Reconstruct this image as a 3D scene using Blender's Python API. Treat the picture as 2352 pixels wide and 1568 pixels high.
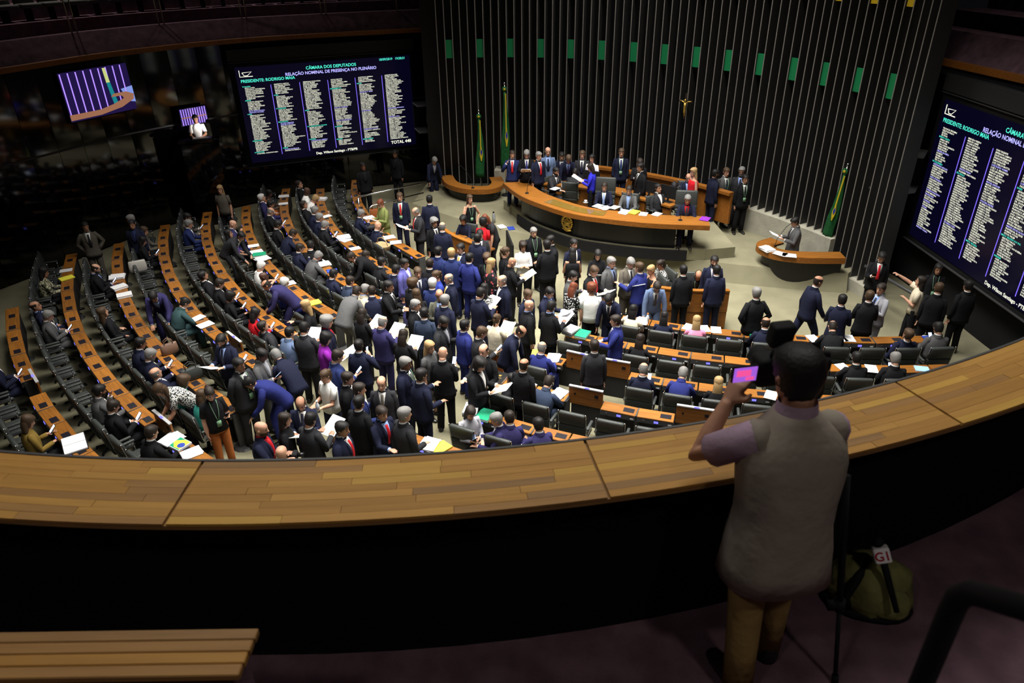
import bpy, bmesh, math, random
import numpy as np
from mathutils import Vector, Matrix

# ------------------------------------------------------------------ camera, light, exposure
for o in list(bpy.data.objects): bpy.data.objects.remove(o)
SC = bpy.context.scene
COL = SC.collection
R = math.radians
random.seed(7)
FPX, CAMZ = 1660.0, 8.1
_n = np.array([1220-1176.0, 3730-784.0, FPX]); _n /= np.linalg.norm(_n)          # down, in camera axes (right, down, forward)
_f = np.array([0, 0, 1.0]) - _n*_n[2]; _f /= np.linalg.norm(_f)
_r = np.cross(_n, _f)
def w3(v): return Vector((float(v@_r), float(v@_f), float(-(v@_n))))
_ex, _ey, _ez = w3(np.array([1., 0, 0])), w3(np.array([0, -1., 0])), w3(np.array([0, 0, -1.]))
cam = bpy.data.cameras.new('camera'); cam.sensor_width = 36; cam.lens = FPX/2352*36; cam.clip_end = 200; cam.clip_start = .05
cam.dof.use_dof = True; cam.dof.focus_distance = 17.0; cam.dof.aperture_fstop = 3.2
camo = bpy.data.objects.new('camera', cam); COL.objects.link(camo)
camo.matrix_world = Matrix(((_ex.x, _ey.x, _ez.x, 0), (_ex.y, _ey.y, _ez.y, 0), (_ex.z, _ey.z, _ez.z, CAMZ), (0, 0, 0, 1)))
SC.camera = camo
SC.view_settings.view_transform = 'Standard'; SC.view_settings.look = 'None'; SC.view_settings.gamma = 1
SC.view_settings.use_curve_mapping = False
SC.view_settings.exposure = 0.15
wd = bpy.data.worlds.new('world'); SC.world = wd; wd.use_nodes = True
wd.node_tree.nodes['Background'].inputs[0].default_value = (.02, .021, .026, 1)
wd.node_tree.nodes['Background'].inputs[1].default_value = .10
def area(name, loc, size, power, color=(1, .97, .9), spread=140, aim=None):
    l = bpy.data.lights.new(name, 'AREA'); l.shape = 'DISK'; l.size = size; l.energy = power; l.color = color; l.spread = R(spread)
    o = bpy.data.objects.new(name, l); COL.objects.link(o); o.location = loc
    if aim: o.rotation_euler = (Vector(aim)-Vector(loc)).to_track_quat('-Z', 'Y').to_euler()
    return o
# rings of ceiling floodlights over the floor of the chamber
for i, (lx, ly, pw, sp) in enumerate([(-4.4, 13.2, 350, 88), (-1.0, 11.4, 430, 95), (3.4, 11.8, 440, 95), (-1.8, 16.8, 430, 88), (3.2, 16.0, 480, 95), (2.6, 20.4, 260, 100), (-2.2, 6.4, 170, 105), (2.8, 7.0, 190, 105)]):
    area('ceiling_floodlight_%d' % i, (lx, ly, 12.4), 4.2, pw*1.06, spread=sp)

# dim unseen fill lights added over the near gallery and the balconies
for i, (lx, ly, pw) in enumerate([(2.8, -.9, 31), (-2.2, -.8, 24), (-13.8, 24.4, 80), (-9.2, 29.0, 74), (13.5, 15.5, 30)]): area('gallery_fill_light_%d' % i, (lx, ly, 11.0), .5, pw, (1, .9, .82), 150)

# ------------------------------------------------------------------ materials
MATS = {}
def mat(name, col, rough=.6, spec=.3, metal=0., bump=0., bscale=60., var=0., vscale=8., emit=None, estr=1., coords='Object', randv=0.):
    if name in MATS: return MATS[name]
    m = bpy.data.materials.new(name); m.use_nodes = True; nt = m.node_tree; b = nt.nodes['Principled BSDF']
    b.inputs['Base Color'].default_value = (*col, 1); b.inputs['Roughness'].default_value = rough
    b.inputs['Specular IOR Level'].default_value = spec; b.inputs['Metallic'].default_value = metal
    if emit is not None:
        b.inputs['Emission Color'].default_value = (*emit, 1); b.inputs['Emission Strength'].default_value = estr
    if var or bump or randv:
        tc = nt.nodes.new('ShaderNodeTexCoord')
        if var or randv:
            nz = nt.nodes.new('ShaderNodeTexNoise'); nz.inputs['Scale'].default_value = vscale; nz.inputs['Detail'].default_value = 4
            nt.links.new(tc.outputs[coords], nz.inputs['Vector'])
            mr = nt.nodes.new('ShaderNodeMapRange'); mr.inputs['From Min'].default_value = .3; mr.inputs['From Max'].default_value = .7
            mr.inputs['To Min'].default_value = 1-var; mr.inputs['To Max'].default_value = 1+var
            nt.links.new(nz.outputs['Fac'], mr.inputs['Value'])
            out = mr.outputs[0]
            if randv:
                oi = nt.nodes.new('ShaderNodeObjectInfo'); m2 = nt.nodes.new('ShaderNodeMapRange')
                m2.inputs['To Min'].default_value = 1-randv; m2.inputs['To Max'].default_value = 1+randv
                nt.links.new(oi.outputs['Random'], m2.inputs['Value'])
                mu = nt.nodes.new('ShaderNodeMath'); mu.operation = 'MULTIPLY'; nt.links.new(out, mu.inputs[0]); nt.links.new(m2.outputs[0], mu.inputs[1]); out = mu.outputs[0]
            vm = nt.nodes.new('ShaderNodeVectorMath'); vm.operation = 'SCALE'; vm.inputs[0].default_value = col
            nt.links.new(out, vm.inputs['Scale']); nt.links.new(vm.outputs[0], b.inputs['Base Color'])
        if bump:
            n2 = nt.nodes.new('ShaderNodeTexNoise'); n2.inputs['Scale'].default_value = bscale; n2.inputs['Detail'].default_value = 3
            nt.links.new(tc.outputs[coords], n2.inputs['Vector'])
            bp = nt.nodes.new('ShaderNodeBump'); bp.inputs['Strength'].default_value = bump; bp.inputs['Distance'].default_value = .02
            nt.links.new(n2.outputs['Fac'], bp.inputs['Height']); nt.links.new(bp.outputs[0], b.inputs['Normal'])
    MATS[name] = m; return m
def wood(name, c1, c2, axis=0, scale=1., rough=.42, randv=.18, spec=.3):
    if name in MATS: return MATS[name]
    m = bpy.data.materials.new(name); m.use_nodes = True; nt = m.node_tree; b = nt.nodes['Principled BSDF']
    b.inputs['Roughness'].default_value = rough; b.inputs['Specular IOR Level'].default_value = spec
    tc = nt.nodes.new('ShaderNodeTexCoord'); oi = nt.nodes.new('ShaderNodeObjectInfo')
    add = nt.nodes.new('ShaderNodeVectorMath'); add.operation = 'ADD'
    sc = nt.nodes.new('ShaderNodeVectorMath'); sc.operation = 'SCALE'; sc.inputs['Scale'].default_value = 37.
    cb = nt.nodes.new('ShaderNodeCombineXYZ')
    for i in range(3): nt.links.new(oi.outputs['Random'], cb.inputs[i])
    nt.links.new(cb.outputs[0], sc.inputs[0]); nt.links.new(tc.outputs['Object'], add.inputs[0]); nt.links.new(sc.outputs[0], add.inputs[1])
    mp = nt.nodes.new('ShaderNodeMapping'); s = [scale*38]*3; s[axis] = scale*2.2; mp.inputs['Scale'].default_value = s
    nt.links.new(add.outputs[0], mp.inputs['Vector'])
    nz = nt.nodes.new('ShaderNodeTexNoise'); nz.inputs['Scale'].default_value = 1.; nz.inputs['Detail'].default_value = 5; nz.inputs['Roughness'].default_value = .6
    nt.links.new(mp.outputs[0], nz.inputs['Vector'])
    cr = nt.nodes.new('ShaderNodeValToRGB'); cr.color_ramp.elements[0].position = .3; cr.color_ramp.elements[1].position = .72
    cr.color_ramp.elements[0].color = (*c1, 1); cr.color_ramp.elements[1].color = (*c2, 1)
    nt.links.new(nz.outputs['Fac'], cr.inputs['Fac'])
    m2 = nt.nodes.new('ShaderNodeMapRange'); m2.inputs['To Min'].default_value = 1-randv; m2.inputs['To Max'].default_value = 1+randv
    nt.links.new(oi.outputs['Random'], m2.inputs['Value'])
    vm = nt.nodes.new('ShaderNodeVectorMath'); vm.operation = 'SCALE'
    nt.links.new(cr.outputs[0], vm.inputs[0]); nt.links.new(m2.outputs[0], vm.inputs['Scale']); nt.links.new(vm.outputs[0], b.inputs['Base Color'])
    MATS[name] = m; return m
CARPET = mat('beige_carpet', (.245, .228, .150), .95, .1, bump=.5, bscale=220, var=.13, vscale=1.6)
PURPLE = mat('purple_carpet', (.150, .088, .112), .95, .08, bump=.6, bscale=160, var=.3, vscale=5)
WOOD = wood('golden_wood', (.17, .060, .010), (.33, .130, .020))
WOODD = wood('dark_gold_wood', (.15, .050, .008), (.27, .100, .016))
RAILS = [wood('stave_%d' % i, a, b, 0, .7, .55, .06, .18) for i, (a, b) in enumerate([((.29, .145, .034), (.38, .195, .045)), ((.34, .175, .042), (.43, .23, .055)), ((.24, .125, .042), (.32, .17, .055)), ((.40, .225, .045), (.49, .285, .06)), ((.20, .11, .045), (.28, .155, .055))])]
BLACK = mat('black_lacquer', (.006, .006, .007), .35, .4)
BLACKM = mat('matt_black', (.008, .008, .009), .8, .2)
GLASSB = mat('black_glass', (.002, .002, .0025), .06, .5)
LEATHER = mat('black_leather', (.034, .038, .036), .5, .35, bump=.25, bscale=30)
CHROME = mat('chrome', (.6, .6, .62), .22, .5, 1.)
GREYM = mat('grey_console', (.05, .05, .052), .45, .4)
PAD = mat('dark_pad', (.012, .011, .016), .3, .4)
PAPER = mat('white_paper', (.78, .78, .8), .8, .2)
PAPERY = mat('yellow_paper', (.78, .72, .06), .8, .2)
GREENB = mat('green_cover', (.01, .28, .14), .5, .3)
BLUEB = mat('blue_cover', (.03, .06, .35), .5, .3)
FIN = mat('fin_dark', (.030, .030, .030), .6, .3, 0, var=.1, vscale=3)
FINE = mat('fin_edge_lit', (.19, .175, .16), .5, .4, .1)  # fin colour lightened to paint in the light on the front edges
CONC = mat('pale_concrete', (.36, .345, .28), .9, .2, bump=.4, bscale=40, var=.12, vscale=4)
SCRB = mat('blue_display', (.01, .01, .1), .3, .4, emit=(.16, .15, 1.), estr=1.6)
SCRP = mat('phone_display', (.1, .12, .3), .3, .4, emit=(.5, .65, 1.), estr=2.2)
PLATE = mat('nameplate_white', (.6, .6, .58), .6, .3)
GOLD = mat('gold', (.62, .40, .08), .35, .5, .7)
GREENP = mat('green_panel', (.004, .155, .052), .55, .3)
YELLP = mat('yellow_panel', (.5, .34, .01), .55, .3)
GREYB = mat('dark_board', (.022, .022, .023), .7, .3)
TEXTW = mat('text_white', (.1, .1, .1), .6, .1, emit=(.86, .86, .70), estr=1.1)
TEXTC = mat('text_cyan', (.0, .1, .1), .6, .1, emit=(.08, .82, .62), estr=1.0)
TEXTB = mat('text_blue', (.05, .05, .2), .6, .1, emit=(.46, .44, 1.), estr=1.1)
LINEB = mat('divider_violet', (.05, .03, .2), .6, .1, emit=(.22, .15, .95), estr=.9)
DISP = mat('display_navy', (.001, .001, .006), .25, .3, emit=(.0015, .0012, .009), estr=.9)

# ------------------------------------------------------------------ mesh helpers
class MB:
    def __init__(s): s.v = []; s.f = []; s.m = []
    def add(s, vs, fs, mi=0):
        k = len(s.v); s.v.extend([tuple(map(float, p)) for p in vs]); s.f.extend([tuple(i+k for i in f) for f in fs]); s.m.extend([mi]*len(fs))
    def box(s, c, d, mi=0, rz=0, rx=0):
        hx, hy, hz = d[0]/2, d[1]/2, d[2]/2
        M = Matrix.Translation(c) @ Matrix.Rotation(rz, 4, 'Z') @ Matrix.Rotation(rx, 4, 'X')
        vs = [M @ Vector((x*hx, y*hy, z*hz)) for x in (-1, 1) for y in (-1, 1) for z in (-1, 1)]
        s.add(vs, [(0, 1, 3, 2), (4, 6, 7, 5), (0, 4, 5, 1), (2, 3, 7, 6), (0, 2, 6, 4), (1, 5, 7, 3)], mi)
    def rings(s, rg, cap=True, mi=0, closed=True):
        n = len(rg[0]); k = len(s.v)
        vs = [p for r in rg for p in r]; fs = []
        for i in range(len(rg)-1):
            for j in range(n if closed else n-1):
                a, b = i*n+j, i*n+(j+1) % n; fs.append((a, b, b+n, a+n))
        if cap: fs.append(tuple(range(n-1, -1, -1))); fs.append(tuple((len(rg)-1)*n+j for j in range(n)))
        s.add(vs, fs, mi)
    def tube(s, pts, rad, n=8, mi=0, cap=True):
        pts = [Vector(p) for p in pts]; rad = rad if hasattr(rad, '__len__') else [rad]*len(pts)
        rg = []; prev = None
        for i, p in enumerate(pts):
            t = ((pts[i+1]-p) if i == 0 else (p-pts[i-1]) if i == len(pts)-1 else (pts[i+1]-p).normalized()+(p-pts[i-1]).normalized()).normalized()
            if prev is None: a = t.cross(Vector((0, 0, 1)) if abs(t.z) < .9 else Vector((0, 1, 0))).normalized()
            else: a = (prev-t*prev.dot(t)).normalized()
            prev = a; b = t.cross(a)
            rg.append([p+(a*math.cos(2*math.pi*j/n)+b*math.sin(2*math.pi*j/n))*rad[i] for j in range(n)])
        s.rings(rg, cap, mi)
    def ell(s, c, ax, n=10, m=6, mi=0):
        rg = []
        for i in range(m+1):
            a = -math.pi/2+math.pi*(i+.02)/(m+.04)
            rg.append([(c[0]+ax[0]*math.cos(a)*math.cos(2*math.pi*j/n), c[1]+ax[1]*math.cos(a)*math.sin(2*math.pi*j/n), c[2]+ax[2]*math.sin(a)) for j in range(n)])
        s.rings(rg, True, mi)
    def prism(s, poly, z0, z1, mi=0):
        n = len(poly)
        vs = [(x, y, z0) for x, y in poly]+[(x, y, z1) for x, y in poly]
        fs = [tuple(range(n-1, -1, -1)), tuple(range(n, 2*n))]+[(i, (i+1) % n, (i+1) % n+n, i+n) for i in range(n)]
        s.add(vs, fs, mi)
    def strip(s, inner, outer, z0, z1, mi=0):           # curved slab between two plan curves
        rg = [[(a[0], a[1], z0), (b[0], b[1], z0), (b[0], b[1], z1), (a[0], a[1], z1)] for a, b in zip(inner, outer)]
        s.rings(rg, True, mi)
    def mesh(s, name, mats, smooth=False):
        me = bpy.data.meshes.new(name); me.from_pydata(s.v, [], s.f)
        for m in mats: me.materials.append(m)
        if len(mats) > 1: me.polygons.foreach_set('material_index', s.m)
        if smooth: me.polygons.foreach_set('use_smooth', [True]*len(s.f))
        bm = bmesh.new(); bm.from_mesh(me); bmesh.ops.recalc_face_normals(bm, faces=bm.faces); bm.to_mesh(me); bm.free()
        me.update(); return me
def link(name, data, parent=None, loc=None, rz=None, mw=None):
    o = bpy.data.objects.new(name, data); COL.objects.link(o)
    if parent is not None: o.parent = parent
    if loc is not None: o.location = loc
    if rz is not None: o.rotation_euler = (0, 0, rz)
    if mw is not None: o.matrix_local = mw
    return o
def tag(o, label, cat=None, group=None, kind=None):
    o['label'] = label
    if cat: o['category'] = cat
    if group: o['group'] = group
    if kind: o['kind'] = kind
    return o
def ob(name, mb, mats, parent=None, smooth=False):
    mats = mats if isinstance(mats, (list, tuple)) else [mats]
    return link(name, mb.mesh(name, mats, smooth), parent)
def struct(name, mb, mats, label, parent=None, smooth=False):
    o = ob(name, mb, mats, parent, smooth)
    if parent is None: tag(o, label, kind='structure')
    return o
def rbox(d, bev=.02, seg=2, c=(0, 0, 0), rx=0):
    bm = bmesh.new(); bmesh.ops.create_cube(bm, size=1)
    bmesh.ops.scale(bm, vec=d, verts=bm.verts)
    bmesh.ops.bevel(bm, geom=list(bm.edges), offset=bev, segments=seg, affect='EDGES', profile=.5)
    bmesh.ops.rotate(bm, cent=(0, 0, 0), matrix=Matrix.Rotation(rx, 3, 'X'), verts=bm.verts)
    bmesh.ops.translate(bm, vec=c, verts=bm.verts)
    bm.verts.index_update(); vs = [tuple(v.co) for v in bm.verts]; fs = [tuple(v.index for v in f.verts) for f in bm.faces]; bm.free()
    return vs, fs
def catmull(P, n=6):
    P = [Vector((*p, 0)[:3]) for p in P]; out = []
    for i in range(len(P)-1):
        p0 = P[max(i-1, 0)]; p1 = P[i]; p2 = P[i+1]; p3 = P[min(i+2, len(P)-1)]
        for k in range(n):
            t = k/n
            out.append(.5*((2*p1)+(p2-p0)*t+(2*p0-5*p1+4*p2-p3)*t*t+(3*p1-p0-3*p2+p3)*t**3))
    out.append(P[-1]); return out
def offset(curve, d):                                   # to the left of travel for d > 0
    out = []
    for i, p in enumerate(curve):
        a = curve[max(i-1, 0)]; b = curve[min(i+1, len(curve)-1)]
        t = Vector((b[0]-a[0], b[1]-a[1], 0)).normalized(); out.append(Vector((p[0], p[1], 0))+Vector((-t.y, t.x, 0))*d)
    return out
def project(x, y, z):
    v = _r*x+_f*y+_n*(CAMZ-z); return 1176+FPX*v[0]/v[2], 784+FPX*v[1]/v[2]
_RX = [0, 300, 600, 900, 1200, 1340, 1600, 1800, 2000, 2200, 2352]; _RY = [1035, 1045, 1050, 1043, 1022, 1007, 968, 925, 882, 822, 775]
def shows(x, y, z, m=0):                                # can the gallery's eye see over the rail to this point
    u, v = project(x, y, z); return -m < u < 2352+m and v < np.interp(u, _RX, _RY)+m

# ------------------------------------------------------------------ the setting
SX, SY = 7.79, 26.06                                    # centre of the seat rows
GX, GY = -1.1, 11.15                                    # centre of the gallery curve
b = MB(); b.prism([(-30, -6), (30, -6), (30, 40), (-30, 40)], -.1, 0); struct('floor', b, CARPET, 'beige carpet floor of the chamber')
b = MB(); b.prism([(-30, -12), (30, -12), (30, 40), (-30, 40)], 13, 13.2); struct('ceiling', b, BLACKM, 'dark ceiling above the chamber')
# stage
front = catmull([(-3.2, 22.9), (-1.6, 21.4), (.08, 20.2), (2.05, 19.1), (3.98, 18.3), (5.7, 17.6), (7.6, 17.05), (8.6, 16.85)], 5)
foot = offset(front, -.22)
b = MB(); poly = [(p.x, p.y) for p in front]+[(10.6, 19), (9.5, 24), (5, 27.5), (-1, 28), (-2.9, 25.2)]
b.prism(poly, .02, .45)
b.rings([[(q.x, q.y, 0), (p.x, p.y, .45)] for p, q in zip(front, foot)], False, 0, False)
struct('stage_floor', b, CARPET, 'beige carpeted stage in front of the fin wall')
# fins
FC = (-1.48, 13.87)
FINPTS = [(-2.197, 24.299, 93.93), (-1.958, 24.337, 92.62), (-1.719, 24.368, 91.3), (-1.478, 24.391, 89.99), (-1.236, 24.407, 88.67), (-0.993, 24.415, 87.36), (-0.751, 24.416, 86.04), (-0.511, 24.41, 84.75), (-0.271, 24.396, 83.45), (-0.031, 24.376, 82.15), (0.207, 24.349, 80.85), (0.446, 24.314, 79.55), (0.684, 24.273, 78.25), (0.921, 24.226, 76.95), (1.157, 24.171, 75.64), (1.387, 24.112, 74.36), (1.615, 24.046, 73.08), (1.842, 23.974, 71.8), (2.067, 23.896, 70.52), (2.299, 23.809, 69.18), (2.528, 23.715, 67.85), (2.755, 23.616, 66.52), (2.979, 23.511, 65.18), (3.208, 23.397, 63.8), (3.434, 23.276, 62.42), (3.657, 23.15, 61.04), (3.876, 23.019, 59.65), (4.083, 22.887, 58.33), (4.286, 22.751, 57.0), (4.486, 22.61, 55.68), (4.683, 22.464, 54.35), (4.884, 22.308, 52.98), (5.08, 22.148, 51.6), (5.273, 21.984, 50.23), (5.462, 21.815, 48.85), (5.645, 21.644, 47.49), (5.824, 21.469, 46.13), (5.998, 21.29, 44.77), (6.169, 21.107, 43.41), (6.335, 20.923, 42.06), (6.497, 20.735, 40.72), (6.654, 20.544, 39.37), (6.808, 20.35, 38.02), (6.966, 20.142, 36.6), (7.119, 19.931, 35.18), (7.267, 19.717, 33.76), (7.412, 19.501, 32.34), (7.537, 19.305, 31.08), (7.66, 19.107, 29.81), (7.779, 18.907, 28.55), (7.895, 18.705, 27.28), (8.013, 18.49, 25.95), (8.128, 18.272, 24.62), (8.239, 18.053, 23.29), (8.347, 17.831, 21.95), (8.447, 17.62, 20.69), (8.544, 17.406, 19.43), (8.638, 17.191, 18.17), (8.73, 16.974, 16.91), (8.819, 16.754, 15.65), (8.88, 16.527, 14.38), (8.936, 16.298, 13.12)]
wb = MB()
fcv = []
for i in range(-2, 59):
    a = R(FINPTS[0][2]) + (R(FINPTS[-1][2])-R(FINPTS[0][2]))*i/(len(FINPTS)-1)
    fcv.append(Vector((FC[0]+11.12*math.cos(a), FC[1]+11.12*math.sin(a), 0)))
wb.strip(fcv, offset(fcv, -.2 if False else .2), 0, 9.2)
WBACK = struct('wall_back', wb, BLACK, 'black wall behind the vertical fins')
for i, (x, y, a) in enumerate(FINPTS):
    zb = 1.1 if 7 <= i <= 54 else .3
    fb = MB(); fb.box((.20, 0, (zb+9)/2), (.40, .024, 9-zb))
    fo = link('fin', fb.mesh('fin', [FIN]), WBACK) if i in (0, 7) else link('fin', FM1 if 7 <= i <= 54 else FM0, WBACK)
    eb = MB(); eb.box((-.003, 0, (zb+9)/2), (.012, .026, 9-zb)); eo_ = link('lit_edge_strip', (eb.mesh('lit_edge_strip', [FINE]) if i in (0, 7) else EM1 if 7 <= i <= 54 else EM0), fo)  # pale strip stands in for light caught by the fin front
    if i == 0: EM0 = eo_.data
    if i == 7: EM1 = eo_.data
    if i == 0: FM0 = fo.data
    if i == 7: FM1 = fo.data
    fo.matrix_local = Matrix.Translation((x, y, 0)) @ Matrix.Rotation(R(a), 4, 'Z')
def plate_at(i, z, h, m):
    (x0, y0, a0), (x1, y1, a1) = FINPTS[i-1], FINPTS[i]
    b = MB(); b.box((0, 0, 0), (math.hypot(x1-x0, y1-y0)-.03, .03, h))
    o = link('colour_panel', b.mesh('colour_panel', [m]), WBACK)
    o.matrix_local = Matrix.Translation(((x0+x1)/2+.05*math.cos(R(a0)), (y0+y1)/2+.05*math.sin(R(a0)), z)) @ Matrix.Rotation(math.atan2(y1-y0, x1-x0), 4, 'Z')
for j in range(15): plate_at(2+4*j, 4.7+.27, .54, GREENP)
for j in range(15): plate_at(2+4*j, 6.62+.27, .54, YELLP)
# concrete plinth under the middle fins
pl = [Vector((x, y, 0)) for x, y, a in FINPTS[7:56]]
b = MB(); b.strip(offset(pl, .45), offset(pl, -.16), .44, 1.1); struct('fin_plinth', b, CONC, 'pale concrete plinth under the fins')
pl = [Vector((x, y, 0)) for x, y, a in FINPTS[54:]]
b = MB(); b.strip(offset(pl, .45), offset(pl, -.1), 0, .3); struct('fin_kerb', b, CONC, 'low concrete kerb under the right-hand fins')
# side wall of black glass, left
WL = [(-19.5, 8.0), (-16.6, 12.5), (-14.4, 16.2), (-12.75, 19.28), (-11.32, 22.0), (-9.05, 24.36), (-6.64, 25.64), (-3.35, 26.8), (-2.1, 27.2)]
wl = catmull(WL, 4)
base = MB(); base.strip(offset(wl, .12), offset(wl, .3), 0, 5.3)
WALLL = struct('wall_left', base, BLACKM, 'left wall of black glass panels')
NICHE = None
for i in range(len(wl)-1):
    p, q = wl[i], wl[i+1]; d = q-p; L = d.length; a = math.atan2(d.y, d.x)
    for z0, z1 in ((.05, 3.02), (3.08, 5.2)):
        b = MB(); b.box((0, 0, 0), (L-.012, .03, z1-z0)); o = ob('glass_panel', b, GLASSB, WALLL)
        o.matrix_local = Matrix.Translation(((p.x+q.x)/2, (p.y+q.y)/2, (z0+z1)/2)) @ Matrix.Rotation(a, 4, 'Z')
    b = MB(); b.box((0, 0, 0), (L, .05, .045)); o = ob('glazing_bar', b, GREYM, WALLL)
    o.matrix_local = Matrix.Translation(((p.x+q.x)/2, (p.y+q.y)/2, 3.05)) @ Matrix.Rotation(a, 4, 'Z')
# right wall
WR = [(9.95, 18.9), (10.32, 17.3), (10.5, 14.0), (10.7, 11.0), (10.75, 8)]
wr = catmull(WR, 3)
b = MB(); b.strip(wr, offset(wr, .25), 0, 5.2); struct('wall_right', b, BLACKM, 'dark right-hand wall under the balcony')
# balconies
def balcony(name, cv, side, lab, z=5.3):
    b = MB(); b.strip(cv, offset(cv, 9*side), z-.28, z-.02); o = struct(name, b, BLACKM, lab+' slab')
    b = MB(); b.strip(offset(cv, -.06*side), offset(cv, .10*side), z-.10, z+.03); t = struct(name+'_trim', b, WOODD, 'thin wooden edge trim of the '+lab)
    b = MB(); up = offset(cv, .55*side)
    b.rings([[(p.x, p.y, z), (q.x, q.y, z+.56)] for p, q in zip(offset(cv, .10*side), up)], False, 0, False)
    b.strip(up, offset(cv, .85*side), z+.48, z+.56)
    b.strip(offset(cv, .85*side), offset(cv, 2.2*side), z+.3, z+.4)
    for k in range(4): b.strip(offset(cv, (2.2+k*1.0)*side), offset(cv, (3.2+k*1.0)*side), z+.3, z+.78+.4*k)
    f = struct(name+'_steps', b, PURPLE, 'purple carpeted parapet and steps of the '+lab); return up
UPL = balcony('balcony_left', wl, 1, 'left balcony')
wr2 = catmull([(9.5, 20.3), (9.88, 18.05), (10.35, 15.16), (10.75, 12.5), (10.9, 9)], 4)
UPR = balcony('balcony_right', wr2, 1, 'right balcony', 5.46)
# hoop railings on the left balcony
def hoop(p, q, z):
    d = (q-p).normalized(); b = MB(); r = .022; h = .95; c = .16
    pts = [p, p+Vector((0, 0, h-c)), p+d*c*.3+Vector((0, 0, h-c*.3)), p+d*c+Vector((0, 0, h)), q-d*c+Vector((0, 0, h)), q-d*c*.3+Vector((0, 0, h-c*.3)), q+Vector((0, 0, h-c)), q]
    b.tube([Vector((a.x, a.y, a.z+z)) for a in pts], r, 6); return b
HO = ['leftmost', 'second', 'third', 'fourth', 'fifth', 'sixth', 'seventh', 'eighth', 'ninth', 'tenth', 'eleventh', 'twelfth', 'thirteenth', 'fourteenth', 'fifteenth', 'sixteenth', 'seventeenth', 'eighteenth', 'nineteenth', 'twentieth', 'twenty-first', 'twenty-second', 'twenty-third', 'twenty-fourth']
ln = [0]
for i in range(len(UPL)-1): ln.append(ln[-1]+(UPL[i+1]-UPL[i]).length)
def onup(s):
    return Vector((np.interp(s, ln, [p.x for p in UPL]), np.interp(s, ln, [p.y for p in UPL]), 0))
RAILM = mat('rail_steel', (.20, .18, .17), .35, .5, .6)
s = ln[-1]-1.6; k = 0; hs = []
while s > 6: hs.append(s); s -= 2.55
hs = [h for h in hs[::-1] if -60 < project(*onup(h)[:2], 6.1)[0] < 1100]
for k, s in enumerate(hs):
    o = ob('balcony_rail', hoop(onup(s-2.4), onup(s), 5.86), RAILM, None, True)
    tag(o, 'steel hoop railing on the left balcony, %s from the left' % HO[k], 'railing', 'hoop railings on the left balcony')
SEATG = mat('grey_seat', (.06, .062, .058), .7, .3)
cvs = offset(wl, 2.75)
lns = [0]
for i in range(len(cvs)-1): lns.append(lns[-1]+(cvs[i+1]-cvs[i]).length)
vs1, fs1 = rbox((.58, .1, .5), .04, 2, (0, .22, .62), R(-8)); vs2, fs2 = rbox((.58, .48, .12), .04, 2, (0, 0, .4))
b1 = MB(); b1.add(vs1, fs1); b2 = MB(); b2.add(vs2, fs2); b3 = MB(); b3.box((0, .1, .17), (.08, .3, .34))
GSM = [b1.mesh('seat_back', [SEATG], True), b2.mesh('seat_cushion', [SEATG], True), b3.mesh('seat_pedestal', [BLACKM])]
s = lns[-1]; k = 0; gl = []
while s > 4:
    s -= .66; x = np.interp(s, lns, [p.x for p in cvs]); y = np.interp(s, lns, [p.y for p in cvs])
    u, v = project(x, y, 6.9)
    if -20 < u < 990: gl.append((x, y, s))
for k, (x, y, s) in enumerate(gl[::-1][:24]):
    x2 = np.interp(s+.1, lns, [p.x for p in cvs]); y2 = np.interp(s+.1, lns, [p.y for p in cvs])
    e = link('folding_chair', None, None, (x, y, 6.08), math.atan2(y2-y, x2-x))
    for nm, m in zip(('backrest', 'seat', 'pedestal'), GSM): link(nm, m, e)
    tag(e, 'grey folding seat in the dark left balcony, %s from the left' % HO[k] if k < len(HO) else 'grey folding seat at the far right of the left balcony', 'chair', 'gallery seats in the dark left balcony')

# ------------------------------------------------------------------ screens
def text_mesh(name, lines, size, spacing, m, align='LEFT', res=1):
    cu = bpy.data.curves.new(name, 'FONT'); cu.body = '\n'.join(lines); cu.size = size; cu.space_line = spacing; cu.align_x = align
    cu.resolution_u = res; cu.space_character = 1.0; cu.offset = size*.022
    o = bpy.data.objects.new(name, cu); COL.objects.link(o); bpy.context.view_layer.update()
    me = bpy.data.meshes.new_from_object(o.evaluated_get(bpy.context.evaluated_depsgraph_get())); bpy.data.objects.remove(o); bpy.data.curves.remove(cu)
    me.materials.clear(); me.materials.append(m); me.name = name; return me
def put_text(parent, name, lines, size, x, y, m, align='LEFT', spacing=1., xs=1.):
    o = link(name, text_mesh(name, lines, size, spacing, m, align, 1 if len(lines) > 3 else 3), parent)
    o.matrix_local = Matrix.Translation((x, -.012, y)) @ Matrix.Rotation(R(90), 4, 'X') @ Matrix.Diagonal((xs, 1, 1, 1)); return o
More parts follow.
